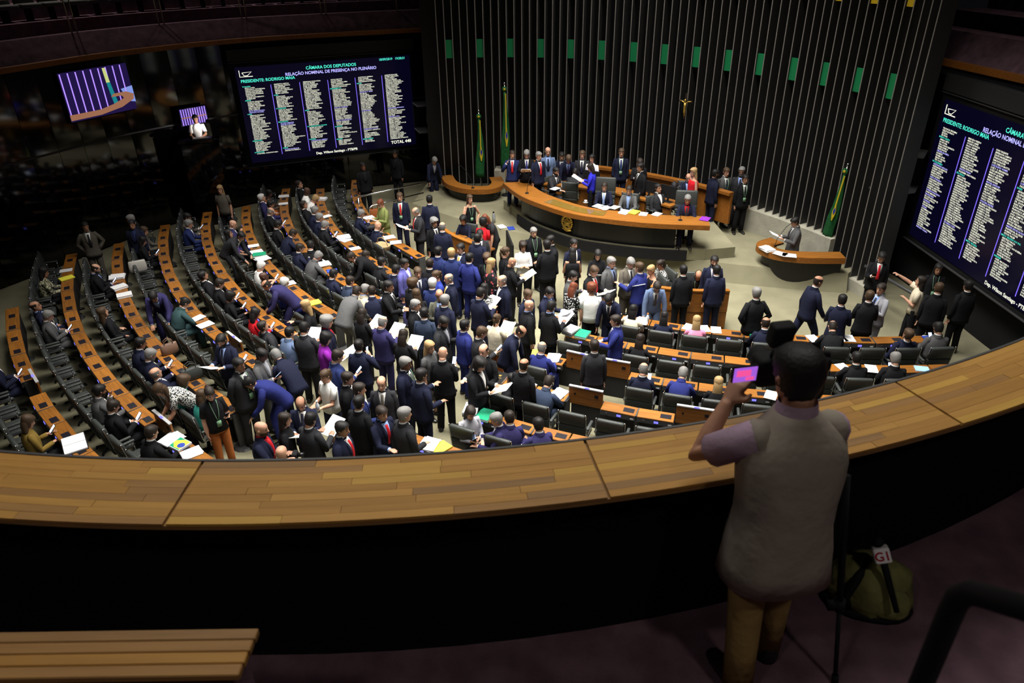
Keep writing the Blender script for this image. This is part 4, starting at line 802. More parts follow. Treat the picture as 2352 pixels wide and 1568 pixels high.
        for zi, z in enumerate(zs):
            w = np.interp(z, Z, [p[1] for p in HEADP]); d = np.interp(z, Z, [p[2] for p in HEADP]); y0 = np.interp(z, Z, [p[3] for p in HEADP]); row = []
            for j in range(N):
                a = 2*math.pi*j/N; g = off*(1+(.35*rnd.random() if st in 'cs' else .1*rnd.random()))
                zz = z+(off*.9 if z > .06 else 0)
                row.append((((w+g)*se(math.cos(a), 2.15)), (d+g)*se(math.sin(a), 2.15)+y0, zz))
            grid.append(row)
        grid.append([(x*.35, (y+.01)*.35-.01, .118+off*1.05) for x, y, z in grid[-1]])
        def keep(x, y, z):
            if kind == 'beard': return z < -.034 and y > .0 and not (abs(x) < .022 and z > -.064 and z < -.046)
            hl = float(np.interp(y, [-.10, -.045, -.01, .03, .055, .10], [-.085, -.075, -.03, .018, .062, .074]))
            if st == 'b': return z > hl and z < .072 and y < .035
            if st in 'lc' : hl = float(np.interp(y, [-.10, -.0, .025, .04, .06, .10], [-.12, -.12, -.07, .02, .066, .078]))
            return z > hl
        idx = {}; vs = []; fs = []
        for i in range(len(grid)-1):
            for j in range(N):
                q = [grid[i][j], grid[i][(j+1) % N], grid[i+1][(j+1) % N], grid[i+1][j]]; cx = sum(p[0] for p in q)/4; cy = sum(p[1] for p in q)/4; cz = sum(p[2] for p in q)/4
                if keep(cx, cy, cz):
                    ids = []
                    for (ii, jj) in ((i, j), (i, (j+1) % N), (i+1, (j+1) % N), (i+1, j)):
                        if (ii, jj) not in idx: idx[(ii, jj)] = len(vs); vs.append(hp_(J, *grid[ii][jj]))
                        ids.append(idx[(ii, jj)])
                    fs.append(tuple(ids))
        top = [idx[(len(grid)-1, j)] for j in range(N) if (len(grid)-1, j) in idx]
        if len(top) == N: fs.append(tuple(top))
        mb.add(vs, fs)
        if st == 'l':
            rg = []
            cl = hp_(J, 0, -.048, -.06)
            for z, w, d in ((.055, .074, .060), (0, .086, .066), (-.06, .092, .068)): rg.append(ring(hp_(J, 0, -.040 if z > 0 else -.046, z), hx, hf, w, d, 2.2, 16))
            for i, (w, d) in enumerate(((.096, .062), (.100, .052), (.096, .042), (.078, .03), (.035, .014))): rg.append(ring(cl+V((0, -.012*(i+1), -.062*(i+1))), hx, V((0, 1, 0)), w, d, 2.2, 16))
            mb.rings(rg)
        if st == 'p':
            c = hp_(J, 0, -.115, .045); mb.ell(c, (.045, .045, .045), 10, 6); mb.tube([c, c+V((0, -.03, -.07)), c+V((0, -.02, -.17)), c+V((0, -.01, -.24))], [.028, .034, .028, .008], 8)
    elif kind == 'glasses':
        for s in (-1, 1):
            pts = [hp_(J, s*.033+.021*math.cos(a), .106, .010+.016*math.sin(a)) for a in [2*math.pi*k/10 for k in range(11)]]; mb.tube(pts, .003, 4)
            mb.tube([hp_(J, s*.054, .104, .014), hp_(J, s*.080, .05, .014), hp_(J, s*.082, -.01, .012)], .003, 4)
        mb.tube([hp_(J, -.012, .108, .014), hp_(J, .012, .108, .014)], .003, 4)
    me = mb.mesh(kind+'_'+pn, [bpy.data.materials.get('CLOTH') or bpy.data.materials.new('CLOTH')], True); GC[key] = me; return me
CL = {'K': (.010, .010, .012), 'N': (.012, .014, .032), 'b': (.016, .024, .088), 'B': (.020, .026, .135), 'C': (.026, .026, .030), 'G': (.085, .085, .088), 'S': (.10, .14, .24), 'S2': (.030, .042, .075), 'T': (.10, .088, .072), 'P': (.028, .025, .085), 'L': (.36, .36, .40), 'V': (.13, .125, .40), 'O': (.085, .085, .066), 'W': (.78, .77, .75), 'U': (.30, .42, .75), 'X': (.62, .55, .42), 'R': (.50, .012, .02), 'Y': (.48, .33, .06), 'E': (.035, .07, .075), 'Q': (.75, .26, .42), 'D': (.02, .02, .02), 'Z': (.3, .3, .3), 'F': (.03, .03, .03), 'M': (.22, .20, .12)}
TOPO = {'O': (.36, .11, .03), 'L': (.5, .42, .68), 'M': (.22, .2, .12), 'E': (.05, .36, .30), 'Y': (.20, .13, .03), 'V': (.22, .02, .30), 'U': (.03, .03, .50), 'b': (.03, .05, .30), 'P': (.10, .06, .22), 'Go': (.2, .2, .12)}
def cloth(code, top=False, olive=False):
    c = CL[code]
    if top and code in ('V', 'U', 'b', 'P', 'E', 'Y', 'O'): c = TOPO[code]
    if olive: c = (.20, .23, .075)
    nm = 'cloth_%s%s%s' % (code, 't' if top else '', 'o' if olive else '')
    if code in ('D', 'Z', 'F', 'M') and nm not in MATS:      # patterned fabrics
        m = mat(nm, c, .85, .15); nt = m.node_tree; tc = nt.nodes.new('ShaderNodeTexCoord')
        if code == 'Z': t = nt.nodes.new('ShaderNodeTexNoise'); t.inputs['Scale'].default_value = 42; src = t.outputs['Fac']; th = .5
        elif code == 'M': t = nt.nodes.new('ShaderNodeTexNoise'); t.inputs['Scale'].default_value = 22; src = t.outputs['Fac']; th = .5
        else: t = nt.nodes.new('ShaderNodeTexVoronoi'); t.inputs['Scale'].default_value = 26 if code == 'D' else 11; src = t.outputs['Distance']; th = .33
        nt.links.new(tc.outputs['Object'], t.inputs['Vector']); cr = nt.nodes.new('ShaderNodeValToRGB'); cr.color_ramp.interpolation = 'CONSTANT'
        a, b_ = {'Z': ((.02, .02, .02), (.6, .6, .58)), 'M': ((.07, .07, .04), (.42, .40, .28)), 'D': ((.8, .8, .78), (.012, .012, .012)), 'F': ((.7, .12, .14), (.014, .014, .016))}[code]
        cr.color_ramp.elements[0].color = (*a, 1); cr.color_ramp.elements[1].position = th; cr.color_ramp.elements[1].color = (*b_, 1)
        nt.links.new(src, cr.inputs['Fac']); nt.links.new(cr.outputs[0], nt.nodes['Principled BSDF'].inputs['Base Color']); return m
    return mat(nm, c, .85, .10, bump=.45, bscale=9, randv=.12)
SKN = {'1': (.50, .27, .18), '2': (.36, .18, .11), '3': (.19, .085, .05), '4': (.075, .035, .024)}
HRC = {'K': (.008, .007, .007), 'D': (.018, .012, .009), 'B': (.055, .032, .017), 'Y': (.34, .22, .10), 'G': (.17, .165, .16), 'W': (.55, .54, .52), 'R': (.13, .035, .015)}
EYE = mat('eye_dark', (.012, .009, .008), .3, .4); LIP = mat('lip', (.32, .11, .09), .5, .3)
def slot(o, i, m): o.material_slots[i].link = 'OBJECT'; o.material_slots[i].material = m
def skinm(s): return mat('skin_'+s, SKN[s], .55, .35, var=.06, vscale=20)
def hairm(c): return mat('hair_'+c, HRC[c], .6, .3, bump=.22, bscale=60)
def wear(body, nm, kind, pn, m):
    o = link(nm, garment(kind, pn), body); slot(o, 0, m); return o
SHOEK = mat('black_shoe', (.012, .011, .01), .3, .5)
def person(x, y, z, pn, az, top, bot, shirt, tie, hair, skin, extra, label, sc=1., mirror=False, group=None):
    fem = hair[0] in 'lp' or top[0] in 'st' and top != 'sW' or (top[0] == 'b')
    body = link('person', body_mesh(pn)); k = .965*sc if fem else sc; wx = .93 if fem else 1.0
    body.matrix_local = Matrix.Translation((x, y, z)) @ Matrix.Rotation(R(az-90), 4, 'Z') @ Matrix.Diagonal((k*wx*(-1 if mirror else 1), k*wx, k, 1))
    slot(body, 0, skinm(skin)); slot(body, 1, EYE); slot(body, 2, hairm(hair[1] if hair[1] in HRC else 'D')); slot(body, 3, LIP)
    tag(body, label, 'person', group)
    st, code = top[0], top[1:]; m = cloth(code, st != 'j', olive=(label.find('olive') >= 0))
    wear(body, *{'j': ('jacket', 'jacket'), 'b': ('blouse', 'blouse'), 's': ('blouse', 'short'), 't': ('dress_top', 'tank')}[st], pn, m)
    if st == 'j':
        wear(body, 'shirt', 'shirt', pn, mat('shirt_'+shirt, CL[shirt], .8, .2))
        if tie != '-': wear(body, 'tie', 'tie', pn, mat('tie_'+tie, CL[tie], .6, .3))
    bm = m if bot == '=' else cloth(bot[1:], True, olive=(label.find('olive') >= 0)) if bot[1:] in ('O',) else cloth(bot[1:])
    wear(body, 'skirt' if bot[0] == 'k' else 'trousers', 'skirt' if bot[0] == 'k' else 'trousers', pn, bm)
    wear(body, 'shoes', 'shoes', pn, SHOEK)
    if hair[0] != 'n': wear(body, 'hair', 'hair_'+hair[0], pn, hairm(hair[1]))
    if 'f' in extra: wear(body, 'beard', 'beard', pn, hairm(hair[1]))
    if 'g' in extra: wear(body, 'glasses', 'glasses', pn, BLACKM)
    if 'l' in extra: wear(body, 'lanyard', 'lanyard', pn, mat('lanyard_green', (.16, .30, .18), .6))
    return body
PPL = '''0.09 21.70 0.75 er 268 jb = W R sD 1 . d|man in bright navy suit phoning at the table's left end
0.55 21.55 0.75 rd 268 jK = W B sG 1 . d|grey-haired man in black suit reading behind the long table
0.92 21.36 0.75 st 300 jN = W R sG 1 . d|grey-haired man with red tie resting a hand on the long table
1.11 21.57 0.75 st 275 jS = U N bG 1 . d|bald grey-bearded man standing tallest behind the rear bench
1.66 22.86 0.75 sd 268 jN = W R sK 1 . d|man with bright red tie seated at the rear bench
1.81 21.46 0.75 ln 275 jN = U P sB 1 . d|man in navy suit bowing over the chair backs behind the table
2.17 21.39 0.75 st 262 jC = W N sB 1 . d|man with white shirt behind the woman in white jacket
2.38 21.18 0.75 st 240 bW tK W - lK 1 . d|dark-haired woman in white jacket behind the long table
2.37 20.38 0.75 rd 165 bU tK W - lD 1 . d|long-haired woman in cobalt blouse behind the president's chair
1.25 21.26 0.75 sd 315 jC = W N sK 1 f d|bearded man in charcoal suit seated at the table's left part
1.86 21.07 0.75 sw 70 jC = W K sK 3 . d|man in charcoal suit turning his back at the long table
2.67 19.80 0.75 sd 258 jN = W U sD 1 . d|man with light blue tie seated in the tall central chair
3.32 19.46 0.75 sd 252 jG = U U sD 1 . d|man in grey suit seated right of the tall central chair
3.34 21.48 0.75 st 265 jN = W B sB 1 l d|man with green badge standing behind the tall chair
3.76 20.67 0.75 ph 265 jK = L - sD 2 l d|man in lilac shirt looking at papers behind the table
3.71 20.06 0.75 st 200 jK = W K sK 2 . d|dark-haired man half hidden at the rear bench's middle
4.13 19.29 0.75 sb 300 jC = W - sK 2 . d|smiling man without tie seated at the table's right part
4.62 20.00 0.75 sw 265 jK = W K sK 2 l d|man in black suit bent at the rear monitor
5.17 20.53 0.75 sd 262 jN = U - bB 1 . d|balding man in navy suit seated behind the black monitor
5.11 19.65 0.75 st 195 tR kR R - lY 1 . d|blonde woman in red dress by the fin wall
4.70 18.49 0.75 sd 260 jN = R C sG 2 . d|grey-haired man with clasped hands at the table's right end
5.94 20.17 0.45 st 15 jN = C - sK 2 f d|bearded man in navy suit seen in profile right of the table
6.14 20.25 0.45 st 285 jG = W N sB 1 l d|man in mid-grey suit with lanyard by the fin wall
6.52 20.21 0.45 st 250 jC = U N sG 2 fg d|big grey-bearded man in charcoal suit right of the long table
6.59 19.90 0.45 st 275 jK = W K sK 2 l d|tall man in black suit with lanyard by the fin wall
7.33 17.52 0.00 rd 180 jG = W K sK 2 . f|man in grey suit speaking at the right rostrum
-2.60 24.23 0.00 ln 300 jN = L - sG 1 . f|grey-haired man leaning on the stage edge at far left
5.00 13.25 0.00 hp 100 jK = W - sG 1 . f|grey-haired man with elbows out standing alone below the stage
6.37 13.82 0.00 wk 10 jN = W - bD 2 . f|balding man in navy suit walking right below the rostrum
6.66 13.03 0.00 cr 60 jN = W - sK 1 . f|man in dark navy suit seen from behind near the rostrum
7.28 13.18 0.00 cr 75 jK = W - sB 1 . f|brown-haired man in black suit beside the light grey jacket
7.69 13.54 0.00 cr 205 jL = U N sD 1 . f|man in light grey jacket with folded arms near the stage corner
8.75 14.00 0.00 pt 150 sX tK X - lD 1 . f|woman in cream dotted blouse pointing up to the left
8.81 13.44 0.00 st 60 jK = W - sB 1 . f|man in black suit right of the pointing woman
9.39 14.56 0.00 st 250 jK = K - lK 2 l f|person with lanyard in the shade under the right screen
8.46 15.26 0.00 ph 250 jK = W R sK 2 . f|man with red tie in the shade beside the last fin
9.55 13.63 0.00 st 95 jK = W - sK 2 . f|dark-suited man deep in the shade at the right edge
0.57 17.07 0.00 st 290 jK = C - sG 1 l f|grey-haired man with green lanyard behind the woman in white jacket
0.29 16.29 0.00 cr 280 bW tK C - cD 2 . f|woman with curly hair and white jacket folding her arms
1.00 16.46 0.00 gs 205 jK = W - sK 2 . f|dark-haired man facing left beside the green lanyard man
0.87 15.96 0.00 gs 110 jK = W - sK 3 . f|broad man in black suit seen from behind, talking with raised hand
1.49 16.14 0.00 st 300 jN = W - sK 1 . f|young man in navy suit behind the woman in sleeveless dress
1.46 15.80 0.00 rd 90 tK kK K - lK 2 . f|woman in sleeveless black dress with long black hair
2.03 15.70 0.00 rd 270 bK tK K - lK 1 . f|long-haired woman in black reading papers before the stage
1.78 14.62 0.00 rd 315 jK = W R sB 1 . f|man in black suit reading stapled sheets
1.30 14.47 0.00 ph 350 jG = W - sK 1 . f|man in grey suit looking at his phone by the polka dots
2.29 15.00 0.00 st 315 jG = U N sG 1 g f|grey-haired man in grey suit with round glasses
2.61 15.02 0.00 rd 290 jT = W C sG 1 . f|man in taupe suit with slick grey hair holding paper
2.85 14.65 0.00 gs 135 jB = W - sB 1 . f|man in blue suit facing the taupe suit man
3.40 15.63 0.00 sd 195 tK kK K - sY 1 . z|blonde woman in sleeveless black at the right clerks' desk
3.68 16.01 0.00 sd 200 sZ tK K - pD 2 . z|woman in black-and-white blouse at the right clerks' desk
4.41 15.70 0.00 sw 262 jK = K - bD 2 lg z|balding man writing at the right clerks' desk
3.81 14.62 0.00 st 92 jK = W - sK 1 . f|man in black suit leaning at the right clerks' desk
4.58 15.03 0.00 st 262 jN = W P sK 1 f f|bearded man in navy suit behind the right clerks' desk
4.54 14.61 0.00 st 92 jN = W - sK 1 . f|man in navy suit seen from behind at the clerks' desk
3.11 14.18 0.00 ln 270 jS = W C sD 1 fg f|man in steel-blue suit leaning with both hands on the front desk
1.62 13.76 0.00 rd 45 sD kK K - lR 1 . f|woman in black dress with white polka dots
1.72 13.30 0.00 st 85 sW tK W - cR 1 . f|woman in white blouse with red curly hair
1.98 13.01 0.00 ln 245 jN = W N sK 2 f f|man in dark navy suit leaning on his arm in the right aisle
1.69 11.78 0.00 st 92 jC = W - sD 1 . f|man in charcoal suit seen from behind before the raised lid
2.10 11.90 0.00 gs 172 jB = W N sD 1 . f|smiling man in royal blue suit seen in profile
0.73 13.66 0.00 rd 325 jN = U U sK 1 g f|man in glasses bowing over papers right of the aisle
0.72 13.00 0.00 rd 45 jK = U - sK 3 . f|man in black suit from behind beside open papers
0.39 12.97 0.00 st 15 jK = U - nW 1 g f|bald old man with glasses in the right aisle
0.34 13.56 0.00 st 320 jN = W K sB 1 . f|brown-haired man in navy suit looking down near the white jacket
-0.23 14.07 0.00 er 200 jN = W - bG 1 . f|balding man in navy suit speaking into his phone
-0.67 13.51 0.00 rd 50 jN = L - sK 2 . f|man in navy suit from behind holding a folded sheet
-0.51 13.96 0.00 st 80 bZ tK W - lK 2 . f|woman with very long black hair and orange bag
-0.32 12.50 0.00 rd 60 sX tO X - pB 1 . f|woman in gold-cream blouse with pinned-up hair
0.18 12.44 0.00 ln 345 jN = W - bD 2 g f|balding man in navy suit bending with a hand on a chair
-0.76 12.00 0.00 ph 15 jC = W - sB 1 . f|man in charcoal suit with lit phone, centre aisle
-0.85 12.08 0.00 st 30 jB = W - sK 2 . f|man in blue suit half hidden by the charcoal suit
-1.30 12.25 0.00 ph 340 jC = L - sK 2 f f|bearded man in black suit with bright phone
-1.38 13.18 0.00 st 60 jN = W - sG 1 . f|grey-haired man in navy suit with back turned, centre crowd
-1.47 13.47 0.00 cr 272 jO = U C nD 2 g f|bald man with glasses in grey-green suit
-1.69 14.05 0.00 gs 75 jb = W - sW 2 . f|white-haired man in blue suit seen from behind
-1.64 14.69 0.00 st 205 sb kB W - pB 1 . f|woman in blue dress with hair bun in the crowd
-1.34 14.41 0.00 st 195 jN = W Y bG 1 . f|balding man with gold tie facing left
-2.05 14.72 0.00 st 290 jN = W N sB 1 . f|tall man with open jacket and long dark tie
-2.14 14.11 0.00 st 40 jK = W - cB 1 . f|man in black with curly light brown hair
-1.96 13.57 0.00 st 120 bK tK Y - lB 1 . f|brown-haired woman with a yellow strap in the crowd
-1.97 13.11 0.00 st 350 jK = W K sG 1 . f|grey-haired man in black suit in profile, centre crowd
-1.74 12.75 0.00 st 80 jS2 = W - sK 1 . f|man in slate navy jacket seen squarely from behind
-2.62 13.87 0.00 gs 350 jK = W K sK 2 . f|man in black suit gesturing with both hands
-2.52 12.29 0.00 rd 60 jP = L - bG 1 . f|balding man in purple-navy suit reading open papers
-3.01 12.83 0.00 rd 60 bK tK K - lD 1 . f|woman in black with long ash-tipped hair
-2.06 11.85 0.00 rd 70 bK tK K - lD 2 . f|woman in black with long brown hair holding a folder
-2.81 11.48 0.00 er 80 jN = W - sK 1 . f|man in navy suit from behind phoning beside the dark placard
-1.53 11.45 0.00 st 330 sG kG G - lY 1 . f|smiling blonde woman in grey dress
-1.88 10.70 0.00 st 350 jN = W G sG 3 l f|grey-haired man in navy suit with green tie
-1.56 10.30 0.00 gs 40 jN = W - sK 2 . f|man in navy suit with bent elbow turned to the right
-1.24 11.03 0.00 ph 80 jK = W - nD 1 . f|bald man in black suit standing clear of the crowd
-2.32 10.16 0.00 st 270 jC = W T bD 1 . f|balding man in charcoal suit facing the gallery
-2.49 10.09 0.00 gs 15 jb = W - sD 1 . f|man in blue suit reaching out towards the red tie man
-1.92 9.58 0.00 gs 320 jN = U R sD 1 . f|man with red tie and open navy jacket
-1.99 9.28 0.00 bh 40 jC = W - sG 1 . f|broad grey-haired man in charcoal suit close to the gallery
-2.35 9.20 0.00 st 60 jK = W - sK 1 . f|man in black suit from behind at the crowd's near edge
-2.59 8.88 0.00 st 350 jN = W R sK 2 . f|young man in navy suit lowest in the crowd
-2.87 10.33 0.00 st 5 jK = W - sD 1 . f|man in black suit in profile with papers under his arm
-3.07 10.48 0.00 gs 235 sW kN W - pB 1 . f|woman in white top holding a water bottle
-3.14 10.98 0.00 ph 30 jb = L - sD 1 . f|man in blue suit with raised phone
-3.51 11.72 0.00 rd 25 sV tK V - cK 2 . f|woman in purple blouse with black curls
-3.74 12.18 0.00 st 20 jN = R - cG 1 . f|grey-curled man with a red collar
-3.49 13.87 0.00 bd 60 jG = W - sD 1 . f|man in light charcoal suit bending over, back turned
-4.14 13.15 0.00 gs 190 bK tK K - lY 1 . f|blonde woman in black giving an interview microphone
-4.07 11.85 0.00 rd 80 jC = W - sK 2 . f|man in charcoal jacket from behind over the green book
-4.13 11.35 0.00 bd 140 jN = W - sG 1 . f|man in navy suit bending forward in the left aisle
-4.51 11.12 0.00 ph 350 jG = L - sK 3 . f|man in grey suit with phone at the desk row end
-4.69 10.72 0.00 bh 330 jC = W N sK 2 gl f|heavy man in charcoal suit with glasses and folder
-4.38 10.80 0.00 bd 205 jB = W - sK 2 g f|man in blue suit with glasses stooping left
-3.42 9.73 0.00 rd 275 jN = W N bD 2 . f|balding man in navy suit reading, facing the gallery
-3.53 9.23 0.00 st 10 bK tK K - lD 1 . f|woman in black with a floral sleeve near the gallery
-3.23 9.15 0.00 rd 60 jC = W - sK 2 . f|man in dark grey suit writing on open papers
-3.84 8.89 0.00 gs 0 jN = R R nB 1 f f|bald bearded man in navy suit holding a camera
-3.32 8.21 0.00 st 90 jK = W - nW 1 . f|bald crown just above the gallery rail
-5.63 11.53 0.00 rd 250 jN = U N sK 1 f f|man in navy suit reading sheets in the desk row
-5.47 10.79 0.00 bd 215 sZ tN W - lB 1 . f|woman in striped blouse stooping in the left aisle
-5.25 9.68 0.00 ph 310 sK tO K - pD 1 l f|woman in black off-shoulder top and orange trousers
-7.14 14.42 0.00 bd 285 jP = U - sK 2 . f|man in purple-blue suit bent low over a desk
-4.85 15.18 0.00 bd 195 jP = U - bD 2 . f|bald-crowned man in purple suit stooping to the white-haired man
-3.29 16.96 0.00 bd 205 jK = W - sD 1 . f|man in black suit bent between the front desk rows
-6.93 17.95 0.00 bd 350 jC = W - sK 1 . f|man in charcoal suit bent over the desk, writing
-10.70 18.15 0.00 hp 300 jT = W K sK 2 . f|man in brown-grey suit standing in shade at far left
-10.38 17.98 0.00 st 280 jN = b - sK 2 . f|man with blue shirt behind the brown-grey suit
-10.20 18.52 0.00 st 190 jK = W - sG 2 . f|dark-suited man with white collar in the left shade
-8.98 20.80 0.00 st 272 sT tK K - lY 1 . f|blonde woman standing in the shade beneath the big screen
-2.25 19.56 0.00 st 92 jN = W - sK 2 . f|man in navy suit from behind by the stage's left corner
-2.49 18.75 0.00 rd 205 jC = W R bG 1 . f|balding man with red tie holding papers low
-3.13 19.97 0.00 st 272 jN = W R sB 1 l f|tall man in navy suit with lanyard and red tie
-3.58 19.58 0.00 rd 225 bO kO O - sR 1 g f|woman in olive green suit
-2.00 17.97 0.00 st 305 jK = W K cG 2 . f|man in black suit with grey wavy hair
-1.73 17.43 0.00 st 85 jN = W - bG 1 . f|bald-crowned man in navy suit from behind by the left clerks' desk
-1.14 19.75 0.00 nk 290 tK tK K - lB 1 l f|woman in black tank top touching her neck
-0.51 18.42 0.00 ln 215 sC tK K - lR 1 . f|woman with long auburn hair bending at the left clerks' desk
-1.26 19.32 0.00 sd 245 bN tK K - cK 1 . z|woman with dark wavy hair seated at the left clerks' desk
-0.72 17.93 0.00 st 60 sR tK W - cK 2 . f|woman with black curls and red and white top
-0.76 17.04 0.00 st 272 jC = W K sK 1 . f|man in charcoal suit facing the gallery at the clerks' desk
-0.81 16.55 0.00 st 70 jN = W - sK 2 . f|man in navy suit from behind against the clerks' desk
-1.71 15.86 0.00 st 60 jb = W - sK 1 . f|man in blue suit from behind at the front row's end
-1.17 15.95 0.00 st 230 jN = W Y sK 1 . f|man with gold tie in profile by the clerks' desk
-1.36 15.62 0.00 st 90 jb = W - sY 1 . f|fair-haired man in blue suit seen squarely from behind
-0.86 15.48 0.00 hp 60 jB = W - sK 1 . f|man in vivid royal blue suit with hand on hip
-0.67 15.54 0.00 st 262 bK tK G - cB 1 l f|woman with wavy brown hair and green lanyard
-0.47 15.12 0.00 st 30 bF tK K - lY 1 . f|woman with fair streaked hair and floral sleeve
-0.15 15.85 0.00 st 20 bK tK K - pB 1 . f|woman in black with fair tied hair left of the white jacket
-0.03 15.22 0.00 rd 20 jK = K - nD 2 . f|shaven-headed man in black holding white papers
-2.19 15.55 0.00 st 340 jV = W - sK 2 . f|man in lavender-blue jacket
-1.85 15.19 0.00 st 80 jK = W - sD 1 . f|man in black suit with slicked hair from behind
-4.72 23.05 0.00 st 300 jK = K - sK 3 . f|dark-suited man beside an orange holdall at the far aisle
-3.86 24.55 0.00 st 250 jK = K - sK 3 . f|man in black standing in shade left of the stage
-0.17 10.34 0.00 st 60 jK = W - bD 2 . f|balding man in black suit from behind at the third row end
-0.44 10.83 0.00 rd 335 jK = W - cK 2 . f|curly-haired man in black robe-like coat
-0.32 10.94 0.00 gs 245 jK = W R bD 1 . f|balding man with maroon tie leaning on a raised lid
0.63 11.60 0.00 sc c jB = W - bG 1 . s|balding man in purple-blue suit seated beside the yellow folder
0.54 10.90 0.00 sw c jS2 = W - sD 1 . s|man in blue-grey suit writing at the third right row
2.25 10.96 0.00 sp c jN = W - bG 1 . s|bald man with phone seated in the third right row
3.10 11.10 0.00 sw c jB = W - sG 1 . s|man in royal blue suit seated in the right block
3.64 10.62 0.00 sd c bK tK K - lY 1 . s|blonde woman in black seated in the right block
4.85 12.44 0.00 sd c jN = W - bD 2 . s|bald man at the front right desk beside the photographer
6.07 12.46 0.00 sw c jK = W - bD 1 . s|man with thinning crown seated at the front right desk
7.45 12.16 0.00 sb c jN = W - sB 1 . s|man in navy suit looking left at the front right desk
8.71 12.08 0.00 sp c jG = W - sK 2 . s|man in grey suit with phone at the row's right end
6.38 11.05 0.00 sd c jK = W - sK 2 g s|man with glasses seated right of the photographer
6.79 11.07 0.00 sp c jK = W - sG 1 . s|grey-haired man with phone right of the photographer
2.48 13.21 0.00 sd c sX tK X - lK 2 . s|dark-haired woman in pale pink at the front right desk
2.86 12.99 0.00 sd c bN tK N - lK 2 . s|black-haired woman in navy top at the front right desk
3.75 13.11 0.00 sd c sQ tK Q - lY 1 . s|blonde woman in pink top at the front right desk
2.54 12.39 0.00 sd c bK tK K - lD 1 . s|dark-haired woman in black seated behind the blue suit man
0.11 10.72 0.00 sb 160 jK = L - sK 2 . s|man in black suit leaning back with his face turned left
-0.58 9.69 0.00 sp 300 bL tK V - lD 1 . s|woman in lavender-grey jacket beside the stacked folders
-0.30 9.36 0.00 sd 175 jP = W - sG 1 . s|grey-haired man half hidden by two purple suits
-0.07 9.31 0.00 sd 110 jP = W - sK 2 . s|man in purple-blue suit lowest beside the raised lid
-0.04 9.63 0.00 sd 100 jP = W - sD 1 . s|man in purple suit with back to the gallery
-5.11 14.05 0.00 sp c bR tK K - lK 2 g s|woman in red jacket with glasses
-5.06 13.42 0.00 sb c jC = L - sD 1 . s|man in charcoal suit beside the woman in red
-4.65 12.96 0.00 sd c jS = W - sK 1 . s|man in steel-blue suit with crossed arms seated
-5.58 12.02 0.00 sp c jG = L - sD 1 . s|man in grey suit with phone seated by the aisle
-6.37 11.96 0.00 sp c jN = W T sG 1 f s|grey-bearded man in navy suit with phone
-5.55 10.54 0.00 sd c bE tK W - lB 1 . s|woman in teal blouse
-5.68 10.33 0.00 sd c sE tK W - cB 1 . s|woman with brown curls beside the teal blouse
-7.26 14.12 0.00 sw c jE = W - sK 1 . s|man in slate-green suit writing
-7.10 15.61 0.00 sb c jK = W - sK 2 . s|man in black suit looking down, fifth row
-6.63 14.81 0.00 sp c jK = W - sD 1 . s|dark-haired man with phone, fifth row
-6.17 14.71 0.00 sp c bK tK W - cK 2 . s|person with black curls and bright phone, fifth row
-5.22 14.80 0.00 sd c jB = U - sW 1 gf s|white-haired bearded man in blue suit handling papers
-6.31 16.25 0.00 sp c sW tK W - sW 1 . s|white-haired man in white shirt sleeves
-5.47 15.11 0.00 sb c jN = W - nK 4 . s|dark-skinned man in navy suit behind the white-haired man
-4.88 16.47 0.00 sw c jG = L - sG 1 . s|older man in grey jacket writing, third row
-4.39 15.68 0.00 sp c jN = W - sK 2 . s|dark-haired man with phone, third row
-4.14 15.21 0.00 sd c jS2 = W - sD 1 . s|man in teal-navy suit, third row
-3.54 14.67 0.00 sp c jX = U - sG 2 g s|grey-haired man in beige jacket
-3.11 14.50 0.00 sd c jN = W - sD 1 . s|man in navy suit next to the beige jacket
-8.98 19.57 0.00 sp c jT = W K sK 2 . s|man in taupe suit with phone, far left
-8.92 18.92 0.00 sd c jb = W - sG 1 . s|grey-haired man in bright blue suit, far left
-7.51 18.98 0.00 sc c jP = W - nD 1 . s|bald man holding his face
-7.65 18.65 0.00 sb c sP tK P - lK 2 . s|woman in purple next to the bald man
-7.59 21.98 0.00 sd c tO kO K - sK 4 . s|woman in orange dress at the far row end
-7.51 21.35 0.00 sb c jP = W - sW 1 . s|white-haired person at the far row end
-7.32 20.98 0.00 sd c jP = W - sK 2 . s|man in purple-grey suit reaching to his desk
-6.93 20.01 0.00 sp c jK = W - bG 1 . s|bald old man in black suit, third row
-6.58 19.00 0.00 sp c jK = W Y sK 2 . s|man with yellow tie and phone
-6.13 18.24 0.00 sw c jN = W - sD 1 . s|man in navy suit bowing, third row
-5.66 17.39 0.00 sc c jN = W - sD 1 . s|man in navy suit with hand on chin
-5.13 17.31 0.00 sp c jK = W - sK 2 . s|man photographing with a bright phone
-6.63 22.36 0.00 sb c jK = L - sD 1 g s|man with glasses at the second row's far end
-6.48 22.53 0.00 sd c sW tK W - nK 4 . s|dark-skinned man in white shirt at the far end
-6.16 21.43 0.00 sw c sW tK W - sY 1 . s|fair-haired person in white blouse, second row
-6.17 20.89 0.00 sb c jK = W - sD 2 . s|dark-haired man next to the white blouse
-5.93 20.10 0.00 sd c jN = W - sG 1 . s|grey-haired man in navy suit, second row
-5.64 19.68 0.00 sc c jN = W - sG 1 . s|grey-haired man with hand at his ear
-5.14 19.37 0.00 sp c jK = W - sG 1 . s|grey-haired man in black reaching over with phone
-4.55 19.98 0.00 sc c jN = W - sG 1 . s|grey-haired man in navy at the front left row
-3.85 16.82 0.00 sp c jb = W - sD 1 g s|man with glasses in blue suit, second row
-3.49 18.54 0.00 sc c jN = W K nD 1 . s|bald man with hand at his cheek, front left row
-3.30 16.56 0.00 sd c jK = W - sK 2 . s|man in black suit from behind, second row
